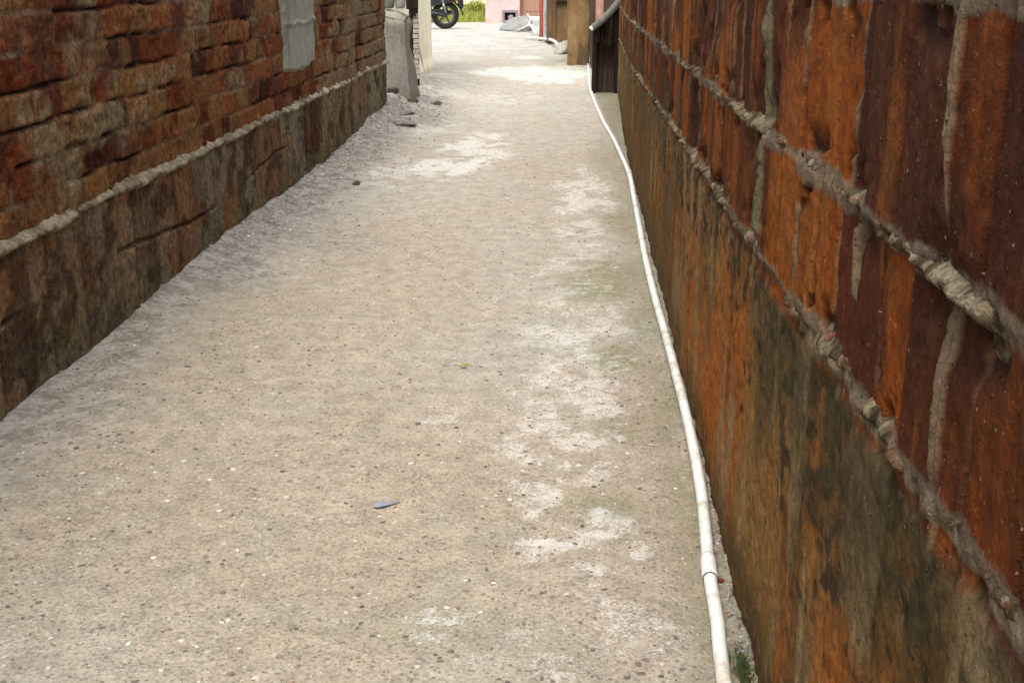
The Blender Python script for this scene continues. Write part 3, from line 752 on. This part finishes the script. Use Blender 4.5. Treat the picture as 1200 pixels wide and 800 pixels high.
# ------------------------------------------------------------------ right: lean-to, pipe, pillar, shed, posts
ws = empty('wooden_screen', (.33, 15.7, 0)); tag(ws, 'dark tarred timber screen with a sloping grey beam on top, ending the orange wall', 'timber screen')
part('side_board', M_DARKWOOD, ws, [(-.165, -.115, -.10, .32, 0, .80)])
part('side_board', M_DARKWOOD, ws, [(.11, .155, -.06, .32, 0, 1.05)])
bm = bmesh.new()
for i in range(4): bbox(bm, -.113 + i * .056, -.058 + i * .056, .10 + .006 * (i % 2), .13 + .006 * (i % 2), 0, .78 + i * .055, .004)
obj('back_panel', bm, M_DARKWALL, ws)
part('top_board', M_DARKWOOD, ws, [(-.112, .107, -.05, .098, .60, .66)])
bm = bmesh.new(); tube(bm, spline([(-.16, -.13, .80), (-.08, -.13, .86), (.06, -.12, 1.0), (.20, -.11, 1.19), (.24, -.10, 1.4)], 5), .042, 14); sb = obj('sloping_beam', bm, M_GREYBEAM, ws, smooth=True)
bm = bmesh.new(); tube(bm, [(-.192, -.131, .775), (-.163, -.13, .799)], .032, 14); obj('end_cap', bm, M_WHITEPIPE, sb)
bm = bmesh.new()
for i in range(5): tube(bm, [(-.10 + i * .05, -.10 + .05 * (i % 3), .84 + i * .045), (-.10 + i * .05, -.09 + .05 * (i % 3), .62 - .03 * (i % 2))], .03, 8)
obj('hanging_rag', bm, M_DARKWOOD, ws)

bm = bmesh.new(); tube(bm, [(.265, 16.9, 0), (.263, 16.9, 1.2), (.262, 16.9, 2.7)], .053, 16)
tag(obj('drain_pipe', bm, M_PINKPIPE, smooth=True), 'upright pale pink drain pipe behind the dark timber screen', 'pipe')

def shell(name, x0, x1, y0, y1, h, m, roofm=None):
    root = empty(name, ((x0 + x1) / 2, (y0 + y1) / 2, 0)); X, Yh = (x1 - x0) / 2, (y1 - y0) / 2
    part('wall', m, root, [(-X, X, -Yh, Yh, -.05, h)], .01)
    if roofm: part('roof', roofm, root, [(-X - .12, X + .12, -Yh - .12, Yh + .12, h + .003, h + .09)], .01)
    return root
bm = bmesh.new(); bbox(bm, -.175, .175, -.17, .17, -.03, 2.7, .03)
bmesh.ops.subdivide_edges(bm, edges=bm.edges[:], cuts=10, use_grid_fill=True)
for v in bm.verts: v.co += v.normal * .05 * (float(fbm(np.array(v.co.x * 6 + v.co.y * 5), np.array(v.co.z * 3), 601)) - .5)
tag(obj('pillar', bm, M_PILLAR, loc=(-.015, 20.4, 0), smooth=False), 'thick square ochre-brown stained pillar, rising at the right before the rusty shed', 'pillar')
tag(shell('shed', .19, 2.6, 19.6, 24.5, 2.5, M_DARKWALL, M_TIN), 'dark brown plastered outbuilding standing behind the ochre pillar', 'outbuilding')
sh_ = shell('shed', -.66, 2.6, 26.0, 29.5, 2.6, M_SHED, M_TIN); tag(sh_, 'rusty olive-brown shed beyond the ochre pillar, beside a red post', 'shed')
part('corner_board', M_BROWNWOOD, sh_, [(-1.625, -1.45, -1.80, -1.756, 0, .95)]); part('cross_rail', M_DARKWOOD, sh_, [(-1.44, -1.2, -1.79, -1.756, .78, .86)])
bm = bmesh.new(); bbox(bm, -.05, .05, -.05, .05, -.02, 2.75, .008); bbox(bm, -.062, .062, -.062, .062, -.02, .12, .006)
tag(obj('post', bm, M_RED, loc=(-.80, 27.2, 0)), 'slim square post painted faded red, left of the rusty shed', 'post')
bm = bmesh.new(); tube(bm, [(0, 0, 0), (0, 0, 1.2), (0, 0, 2.7)], .045, 14)
for z in (.55, 1.6): tube(bm, [(0, 0, z), (0, 0, z + .05)], .052, 14)
tag(obj('drain_pipe', bm, M_SILVER, loc=(-.705, 26.6, 0), smooth=False), 'grey metal drain pipe between the red post and the rusty shed', 'pipe')

# ------------------------------------------------------------------ far end: pink house, step, slab, yellow wall, greenery
ph_ = empty('house', (-.4, 38.5, 0)); tag(ph_, 'pale pink house with a brown door and square vent, closing the far end', 'house')
# facade built round the vent opening
bm = bmesh.new()
fy0, fy1 = -2.5, 2.5
vx0, vx1, vz0, vz1 = -1.745, -1.365, .02, .32
bbox(bm, -2.25, vx0, fy0, fy1, -.05, 3.2); bbox(bm, vx1, 3.2, fy0, fy1, -.05, 3.2); bbox(bm, vx0, vx1, fy0, fy1, vz1, 3.2); bbox(bm, vx0, vx1, fy0, fy1, -.05, vz0); bbox(bm, vx0, vx1, fy0 + .35, fy1, vz0, vz1)
bmesh.ops.remove_doubles(bm, verts=bm.verts, dist=.0005)
seen = {}
for f in list(bm.faces):
    kx = tuple(round(x_, 3) for x_ in f.calc_center_median())
    if kx in seen: bm.faces.remove(f); bm.faces.remove(seen[kx]) if seen[kx].is_valid else None
    else: seen[kx] = f
obj('wall', bm, M_PINK, ph_)
v_ = part('vent', M_VENT, ph_, [(vx0 - .03, vx0 + .035, fy0 - .03, fy0 + .08, vz0, vz1 + .03), (vx1 - .035, vx1 + .03, fy0 - .03, fy0 + .08, vz0, vz1 + .03), (vx0 + .037, vx1 - .037, fy0 - .028, fy0 + .08, vz1 - .04, vz1 + .03), (vx0 + .037, vx1 - .037, fy0 - .028, fy0 + .08, vz0 + .001, vz0 + .05)])
part('inside', M_HOLE, v_, [(vx0 + .036, vx1 - .036, fy0 + .10, fy0 + .12, vz0 + .002, vz1 - .002)], 0)
bm = bmesh.new(); lathe(bm, [(.001, -.05), (.075, -.05), (.085, .0), (.085, .05), (.06, .05), (.001, .0)], ((vx0 + vx1) / 2 + .02, fy0 + .03, .14), 18, 'y'); obj('pipe_mouth', bm, M_VENT, v_, smooth=True)
part('roof', M_TIN, ph_, [(-2.5, 3.45, -2.8, 2.7, 3.203, 3.3)])
dr_ = part('door', M_DOOR, ph_, [(-1.19, -.68, -2.53, -2.503, .19, 2.15)], .004)
part('door_panel', M_DOOR, dr_, [(-1.13, -.74, -2.545, -2.532, .32, 1.0)]); part('door_panel', M_DOOR, dr_, [(-1.13, -.74, -2.545, -2.532, 1.12, 2.0)])
bm = bmesh.new(); tube(bm, [(-.73, -2.56, 1.02), (-.73, -2.60, 1.04), (-.73, -2.60, 1.12), (-.73, -2.56, 1.14)], .009, 8); obj('handle', bm, M_ALLOY, dr_)
part('door_frame', M_DOORFRAME, ph_, [(-1.28, -1.195, -2.56, -2.503, .19, 2.2), (-.675, -.60, -2.56, -2.503, .19, 2.2), (-1.28, -.60, -2.561, -2.503, 2.203, 2.28)])
bm = bmesh.new(); bbox(bm, -.37, .45, -1.2, 1.25, -.03, .19, .015, jit=.006); tag(obj('step', bm, M_STEP, loc=(-1.35, 34.7, 0)), 'pale cement doorstep below the brown door of the pink house', 'doorstep')

sl = empty('concrete_slab', (-1.55, 31.6, 0)); tag(sl, 'broken grey concrete slab tipped up before the doorstep', 'slab')
Mx = Matrix.Translation((0, 0, .10)) @ Matrix.Rotation(R(-13), 4, 'Y') @ Matrix.Rotation(R(9), 4, 'X')
bm = bmesh.new()
out = [(-.42, .25), (-.18, 1.0), (.30, .85), (.40, .1), (.30, -.7), (.05, -.95), (-.22, -.45)]
lo_v = [bm.verts.new(Mx @ Vector((x, y, -.06))) for x, y in out]; hi_v = [bm.verts.new(Mx @ Vector((x * .96, y * .96, .06))) for x, y in out]
bm.faces.new(hi_v); bm.faces.new(lo_v[::-1])
for i in range(7): j = (i + 1) % 7; bm.faces.new([lo_v[i], lo_v[j], hi_v[j], hi_v[i]])
bmesh.ops.bevel(bm, geom=bm.edges[:], offset=.015, segments=2, affect='EDGES')
obj('slab', bm, M_SLAB, sl)
bm = bmesh.new()
rim = [Mx @ Vector((x * .95, y * .95, .065)) for x, y in out]
tube(bm, rim[2:6], .03, 8); obj('chipped_rim', bm, M_SLABEDGE, sl)
bm = bmesh.new(); blob(bm, (.0, .1, .04), (.34, .7, .14), 12, 3, .25); obj('footing', bm, M_SLAB, sl)

yw = shell('boundary_wall', -9, -2.72, 41, 41.3, 2.4, M_LIME); tag(yw, 'pale yellow boundary wall behind the sunlit grasses, left of the pink house', 'wall')
part('coping', M_STEP, yw, [(-3.16, 3.16, -.2, .2, 2.403, 2.47)])

def leaves(bm, c, s, n, ln, wd, rnd, droop=.3):
    for _ in range(n):
        while True:
            p = Vector((rnd.uniform(-1, 1), rnd.uniform(-1, 1), rnd.uniform(-1, 1)))
            if p.length < 1: break
        p = p * (.55 + .45 * rnd.random())
        q = Vector(c) + Vector((p.x * s[0], p.y * s[1], p.z * s[2]))
        d = Vector((rnd.uniform(-1, 1), rnd.uniform(-1, 1), rnd.uniform(-droop, 1))).normalized() * ln * rnd.uniform(.6, 1.3)
        sd = d.cross(Vector((rnd.uniform(-1, 1), rnd.uniform(-1, 1), rnd.uniform(-1, 1)))).normalized() * wd
        m_ = q + d * .5
        bm.faces.new([bm.verts.new(q), bm.verts.new(m_ + sd), bm.verts.new(q + d - Vector((0, 0, ln * .15))), bm.verts.new(m_ - sd)])
def shrub(x, y, h, r, m, lab, seed, grp=None):
    rnd = random.Random(seed)
    root = empty('shrub', (x, y, 0)); tag(root, lab, 'shrub', grp)
    bm = bmesh.new()
    for i in range(7):
        a = rnd.uniform(0, 6.28); q = rnd.uniform(.1, .8) * r
        tube(bm, [(0, 0, -.03), (q * .4 * math.cos(a), q * .4 * math.sin(a), h * .35), (q * math.cos(a), q * math.sin(a), h * .8)], [.02, .014, .005], 6)
    obj('stems', bm, M_DARKWOOD, root)
    bm = bmesh.new()
    for i in range(11):
        a = rnd.uniform(0, 6.28); q = r * math.sqrt(rnd.random()) * .8; zc = h * rnd.uniform(.25, .85); s_ = r * rnd.uniform(.25, .5)
        leaves(bm, (q * math.cos(a), q * math.sin(a), zc), (s_, s_, s_ * .8), 150, .10, .022, rnd)
    obj('foliage', bm, m, root)
shrub(-3.45, 37.6, .55, .55, M_LEAF_Y, 'low yellow-green shrub right behind the motorcycle tail', 1)
shrub(-2.85, 37.9, .5, .45, M_LEAF_Y, 'small bright yellow-green shrub against the corner of the pink house', 2)
shrub(-4.3, 35.6, 1.5, .75, M_LEAF_G, 'tall dark green shrub behind the front of the motorcycle', 3)
shrub(-6.6, 37.5, 1.9, 1.0, M_LEAF_G, 'tallest dark green shrub, far left by the yellow wall', 4)
bm = bmesh.new(); rnd = random.Random(11)
for _ in range(2200):
    x, y = rnd.uniform(-4.4, -2.6), rnd.uniform(36.3, 38.6); hh = rnd.uniform(.1, .42); a = rnd.uniform(0, 6.28); l_ = rnd.uniform(.0, .16)
    p0 = Vector((x, y, -.01)); p1 = p0 + Vector((math.cos(a) * l_ * .4, math.sin(a) * l_ * .4, hh * .7)); p2 = p0 + Vector((math.cos(a) * l_, math.sin(a) * l_, hh)); s_ = Vector((-math.sin(a), math.cos(a), 0)) * .009
    A, B, Cc, D, E_ = [bm.verts.new(q) for q in (p0 - s_, p0 + s_, p1 + s_ * .7, p1 - s_ * .7, p2)]
    bm.faces.new([A, B, Cc, D]); bm.faces.new([D, Cc, E_])
tag(obj('grass', bm, M_LEAF_Y), kind='stuff')

# ------------------------------------------------------------------ motorcycle (tail towards the alley, front behind the cream house)
mc = empty('motorcycle', (-3.40, 32.3, 0), R(192)); mc.scale = (1.1, 1.1, 1.1)      # local +x is forward, y is left
tag(mc, 'black motorcycle parked at the end of the alley, only its rear wheel and tail showing', 'motorcycle')
def wheel(x, rad, wid):
    t = obj('wheel', (lambda b: (lathe(b, [(rad - .105, -wid * .36), (rad - .06, -wid * .5), (rad - .02, -wid * .42), (rad, -wid * .15), (rad, wid * .15), (rad - .02, wid * .42), (rad - .06, wid * .5), (rad - .105, wid * .36), (rad - .105, -wid * .36)], (x, 0, rad), 36, 'y'), b)[1])(bmesh.new()), M_RUBBER, mc, smooth=True)
    bm = bmesh.new(); r_ = rad - .105
    lathe(bm, [(r_ + .006, -wid * .40), (r_ - .004, -wid * .42), (r_ - .022, -wid * .30), (r_ - .022, wid * .30), (r_ - .004, wid * .42), (r_ + .006, wid * .40), (r_ + .006, -wid * .40)], (x, 0, rad), 36, 'y')
    obj('rim', bm, M_GUN, t, smooth=True)
    for i in range(5):
        a = 2 * math.pi * i / 5 + .5
        bm = bmesh.new(); ca, sa = math.cos(a), math.sin(a)
        tube(bm, [(x + .04 * ca, 0, rad + .04 * sa), (x + (r_ - .015) * ca, 0, rad + (r_ - .015) * sa)], [.022, .015], 8); obj('spoke', bm, M_GUN, t)
    bm = bmesh.new(); lathe(bm, [(.001, -.07), (.05, -.07), (.062, -.04), (.062, .04), (.05, .07), (.001, .07)], (x, 0, rad), 20, 'y'); obj('hub', bm, M_ALLOY, t, smooth=True)
wheel(0, .315, .13); wheel(1.30, .305, .10)
def tb(name, m, pts, r, parent=mc, seg=10):
    bm = bmesh.new(); tube(bm, pts, r, seg); return obj(name, bm, m, parent, smooth=True)
for s in (-1, 1):
    tb('swingarm', M_GUN, [(-.04, s * .095, .315), (.50, s * .10, .40)], .024)
    sk = tb('shock_absorber', M_ALLOY, [(.0, s * .125, .36), (.05, s * .125, .55), (.10, s * .125, .74)], [.024, .026, .016])
    bm = bmesh.new(); hel = [(.0 + .04 + .001 * i * .62 + 0 + .032 * math.cos(i * .8), s * .125 + .032 * math.sin(i * .8), .50 + .0026 * i) for i in range(75)]; tube(bm, hel, .006, 6); obj('spring', bm, M_ALLOY, sk)
    tb('fork_leg', M_ALLOY, [(1.30, s * .085, .305), (1.20, s * .085, .60), (1.06, s * .085, .98)], [.026, .026, .020])
    tb('foot_peg', M_RUBBER, [(.56, s * .14, .36), (.56, s * .28, .37)], .016)
    tb('mirror_stalk', M_BLACK, [(1.0, s * .26, 1.03), (.98, s * .34, 1.2)], .006)
    i_ = tb('turn_signal', M_BLACK, [(-.22, s * .05, .64), (-.24, s * .15, .64)], .010); bm = bmesh.new(); blob(bm, (-.245, s * .18, .64), (.028, .04, .026), 3, 2, .03); obj('lens', bm, M_AMBER, i_, smooth=True)
bm = bmesh.new()
for (cx, cz, sx, sz, sy) in [(.62, .42, .20, .13, .15), (.74, .56, .10, .16, .12), (.52, .46, .13, .12, .13)]: bbox(bm, cx - sx, cx + sx, -sy, sy, cz - sz, cz + sz, .04)
obj('engine', bm, M_GUN, mc)
bm = bmesh.new()
for i in range(7): bbox(bm, .63, .87, -.135, .135, .50 + i * .03, .512 + i * .03, .003)
obj('cooling_fin', bm, M_ALLOY, mc)
tb('exhaust_pipe', M_ALLOY, [(.84, -.06, .50), (.92, -.10, .34), (.78, -.15, .27), (.5, -.17, .27)], .022)
ex = tb('muffler', M_BLACK, [(.5, -.175, .275), (.42, -.178, .29), (-.10, -.185, .36), (-.18, -.185, .37)], [.024, .045, .05, .035])
bm = bmesh.new(); bbox(bm, -.02, .34, -.236, -.23, .30, .37, .002); obj('heat_shield', bm, M_ALLOY, ex)
for nm, pts, r_ in [('frame', [(1.02, 0, .96), (.62, 0, .78), (.1, 0, .76), (-.18, 0, .80)], .024), ('down_tube', [(1.02, 0, .93), (.92, 0, .55), (.78, 0, .29), (.45, 0, .29), (.42, 0, .74)], .02)]: tb(nm, M_BLACK, pts, r_)
bm = bmesh.new(); blob(bm, (.76, 0, .90), (.27, .145, .15), 2, 3, .06); obj('fuel_tank', bm, M_TANK, mc, smooth=True)
bm = bmesh.new(); vs = bbox(bm, -.20, .52, -.125, .125, .80, .88, .035)
for v in vs: v.co.z += .10 * ((v.co.x - .2) / .6) ** 2 * (1.4 if v.co.x < .2 else .2)
obj('seat', bm, M_BLACK, mc, smooth=True)
for s in (-1, 1):
    bm = bmesh.new(); vs = bbox(bm, -.32, .42, s * .13 - .02, s * .13 + .02, .50, .79, .018)
    for v in vs: v.co.z += .10 * max(0, (.1 - v.co.x) / .35)
    obj('side_panel', bm, M_BLACK, mc, smooth=True)
bm = bmesh.new()   # rear mudguard hugging the wheel and hanging down behind it
rings = []
for i in range(15):
    a = R(35 + i * 10.5); ring = []
    for j in range(7):
        t_ = (j - 3) / 3; rr = .375 - .035 * t_ * t_
        ring.append(bm.verts.new((rr * math.cos(a) - (.0 if i < 10 else .012 * (i - 9)), .085 * t_, .315 + rr * math.sin(a))))
    rings.append(ring)
for A, B in zip(rings, rings[1:]):
    for j in range(6): bm.faces.new([A[j], A[j + 1], B[j + 1], B[j]])
bmesh.ops.solidify(bm, geom=bm.faces[:], thickness=.008)
mg = obj('mudguard', bm, M_BLACK, mc, smooth=True)
bm = bmesh.new(); bbox(bm, -.42, -.30, -.07, .07, .46, .66, .025); obj('mud_flap', bm, M_BLACK, mg)
bm = bmesh.new(); bbox(bm, -.33, -.24, -.07, .07, .72, .80, .02); obj('tail_light', bm, M_TAIL, mc)
bm = bmesh.new(); rings = []
for i in range(12):
    a = R(15 + i * 13); rings.append([bm.verts.new((1.30 + (.35 - .02 * t_ * t_) * math.cos(a), .065 * t_, .305 + (.35 - .02 * t_ * t_) * math.sin(a))) for t_ in (-1, -.5, 0, .5, 1)])
for A, B in zip(rings, rings[1:]):
    for j in range(4): bm.faces.new([A[j], A[j + 1], B[j + 1], B[j]])
bmesh.ops.solidify(bm, geom=bm.faces[:], thickness=.006); obj('front_mudguard', bm, M_TANK, mc, smooth=True)
bm = bmesh.new(); lathe(bm, [(.001, -.12), (.05, -.11), (.09, -.04), (.095, .0), (.088, .01)], (0, 0, 0), 20, 'y'); bmesh.ops.rotate(bm, verts=bm.verts, matrix=Matrix.Rotation(R(-90), 3, 'Z'), cent=(0, 0, 0)); bmesh.ops.translate(bm, verts=bm.verts, vec=(1.16, 0, .92)); hl = obj('headlight', bm, M_BLACK, mc, smooth=True)
bm = bmesh.new(); blob(bm, (1.165, 0, .92), (.025, .085, .085), 1, 2, 0); obj('lens', bm, M_SILVER, hl, smooth=True)
tb('handlebar', M_ALLOY, spline([(.90, -.36, 1.03), (1.0, -.24, 1.04), (1.06, -.08, 1.0), (1.06, .08, 1.0), (1.0, .24, 1.04), (.90, .36, 1.03)], 4), .012)
for s in (-1, 1):
    tb('grip', M_RUBBER, [(.93, s * .32, 1.034), (.87, s * .40, 1.025)], .018); bm = bmesh.new(); blob(bm, (.975, s * .345, 1.22), (.012, .06, .038), 3, 2, 0); obj('mirror', bm, M_BLACK, mc, smooth=True)
bm = bmesh.new(); bbox(bm, -.06, .50, .088, .10, .33, .45, .01); obj('chain_guard', bm, M_BLACK, mc)
tb('side_stand', M_GUN, [(.48, .12, .30), (.40, .26, .02)], .012)
tb('chain', M_GUN, [(-.05, .075, .36), (.48, .085, .42), (.5, .085, .36), (-.05, .075, .27)], .012)

# ------------------------------------------------------------------ small things lying on the floor
def stone(name, x, y, s, m, lab, cat, seed, grp=None, rough=.3, rot=0):
    bm = bmesh.new(); blob(bm, (0, 0, 0), s, seed, 2, rough * 1.5, rot)
    for v in bm.verts: v.co += Vector([random.uniform(-.08, .08) * q for q in s])
    return tag(obj(name, bm, m, loc=(x, y, float(gz(x, y)) + s[2] * .45), smooth=False), lab, cat, grp)
stone('stone', -1.588, 13.87, (.05, .055, .036), M_STONE, 'lone grey stone lying out on the alley floor near the gate post', 'stone', 21)
stone('stone', -1.75, 12.6, (.085, .12, .022), M_STONE, 'flat grey stone bedded in the rubble before the cement block', 'stone', 22)
stone('stone', -1.68, 11.9, (.10, .11, .020), M_STONE, 'flat grey stone bedded in the rubble, nearer the camera than the others', 'stone', 23, rot=.4)
stone('stone', -1.99, 13.4, (.06, .06, .05), M_DKSTONE, 'small dark stone tucked in the corner where block meets brick wall', 'stone', 24)
stone('stone', -1.80, 13.45, (.055, .05, .04), M_DKSTONE, 'dark stone against the outer foot of the cement block', 'stone', 25)
stone('stone', -1.58, 8.75, (.03, .04, .018), M_DKSTONE, 'small dark stone in the grey crust opposite the cement patch', 'stone', 26)
bm = bmesh.new()
pts = [(-.024, -.006), (-.019, .016), (.004, .020), (.028, .022), (.046, .034), (.05, .030), (.026, .008), (.004, -.012), (-.015, -.018)]
tv = [bm.verts.new((x, y, .004 + .0016 * math.sin(x * 180))) for x, y in pts]; f = bm.faces.new(tv)
bmesh.ops.triangulate(bm, faces=bm.faces[:]); bmesh.ops.solidify(bm, geom=bm.faces[:], thickness=.002)
tag(obj('plastic_scrap', bm, M_SCRAP, loc=(-.552, 3.272, float(gz(-.552, 3.272)) + .002)), 'blue-grey pointed scrap of plastic flattened on the floor', 'scrap')
bm = bmesh.new()
rows_ = [(-.016, .002, .002), (-.010, .009, .004), (0, .013, .007), (.010, .008, .010), (.018, .001, .014)]
rr = [[bm.verts.new((x, s * w2, z + .004 * abs(s))) for s in (-1, 0, 1)] for x, w2, z in rows_]
for A, B in zip(rr, rr[1:]):
    for j in range(2): bm.faces.new([A[j], A[j + 1], B[j + 1], B[j]])
bmesh.ops.solidify(bm, geom=bm.faces[:], thickness=.0008)
tag(obj('leaf', bm, M_LEAFY, loc=(-.433, 4.591, float(gz(-.433, 4.591)) + .004)), 'tiny curled yellow leaf in the middle of the floor', 'leaf')
rnd = random.Random(5)
bm = bmesh.new()
for _ in range(900):
    x, y = rnd.gauss(0, .012), rnd.gauss(0, .055); h_ = rnd.uniform(.006, .022); a = rnd.uniform(0, 6.28); s_ = Vector((math.cos(a), math.sin(a), 0)) * .0016
    p = Vector((x, y, -.002)); t_ = p + Vector((rnd.uniform(-.008, .008), rnd.uniform(-.008, .008), h_))
    bm.faces.new([bm.verts.new(p - s_), bm.verts.new(p + s_), bm.verts.new(t_)])
tag(obj('moss', bm, M_MOSS, loc=(.392, 2.44, float(gz(.392, 2.44)))), 'bright green moss tuft between the white pipe and the orange wall', 'moss')
bm = bmesh.new()
for i in range(9):
    a = rnd.uniform(.2, 1.6); L = rnd.uniform(.02, .05); x, y = rnd.uniform(-.006, .006), rnd.uniform(-.02, .02)
    tube(bm, [(x, y, .003), (x + L * .4 * math.cos(a) * .4, y + L * .5 * math.sin(a), .012 + .01 * rnd.random()), (x + L * math.cos(a) * .4, y + L * math.sin(a), .006)], .0009, 5)
tag(obj('straw', bm, M_STRAW, loc=(.39, 2.78, float(gz(.39, 2.78)) + .003)), 'wisp of dry grey straw caught beside the pipe coupling', 'straw')
bm = bmesh.new(); blob(bm, (0, 0, 0), (.007, .01, .005), 4, 2, .5)
tag(obj('wrapper', bm, M_BAGRED, loc=(.385, 2.88, float(gz(.385, 2.88)) + .004)), 'tiny crumpled dark red wrapper beside the pipe coupling', 'wrapper')

# ------------------------------------------------------------------ light
W = bpy.data.worlds.new('World'); SC.world = W; W.use_nodes = True
nt = W.node_tree; bg = nt.nodes['Background']
sky = nt.nodes.new('ShaderNodeTexSky'); sky.sky_type = 'NISHITA'; sky.sun_disc = False
EL, AZ = R(66), R(-165)
sky.sun_elevation = EL; sky.sun_rotation = AZ; sky.dust_density = 4; sky.air_density = 1.2
hs = nt.nodes.new('ShaderNodeHueSaturation'); hs.inputs['Saturation'].default_value = .35
nt.links.new(sky.outputs[0], hs.inputs['Color']); nt.links.new(hs.outputs[0], bg.inputs[0])
bg.inputs[1].default_value = .15
sun = bpy.data.lights.new('sun', 'SUN'); sun.energy = 1.0; sun.angle = R(35); sun.color = (1, .96, .9)
so = bpy.data.objects.new('sun', sun); COL.objects.link(so)
dirv = Vector((math.sin(AZ) * math.cos(EL), math.cos(AZ) * math.cos(EL), math.sin(EL)))
so.rotation_euler = dirv.to_track_quat('Z', 'Y').to_euler(); so.location = dirv * 30

SC.view_settings.view_transform = 'Standard'; SC.view_settings.look = 'None'
SC.view_settings.gamma = 1; SC.view_settings.use_curve_mapping = False
SC.view_settings.exposure = 1.25
SC.render.engine = 'CYCLES'; SC.cycles.use_denoising = True
SC.cycles.max_bounces = 6
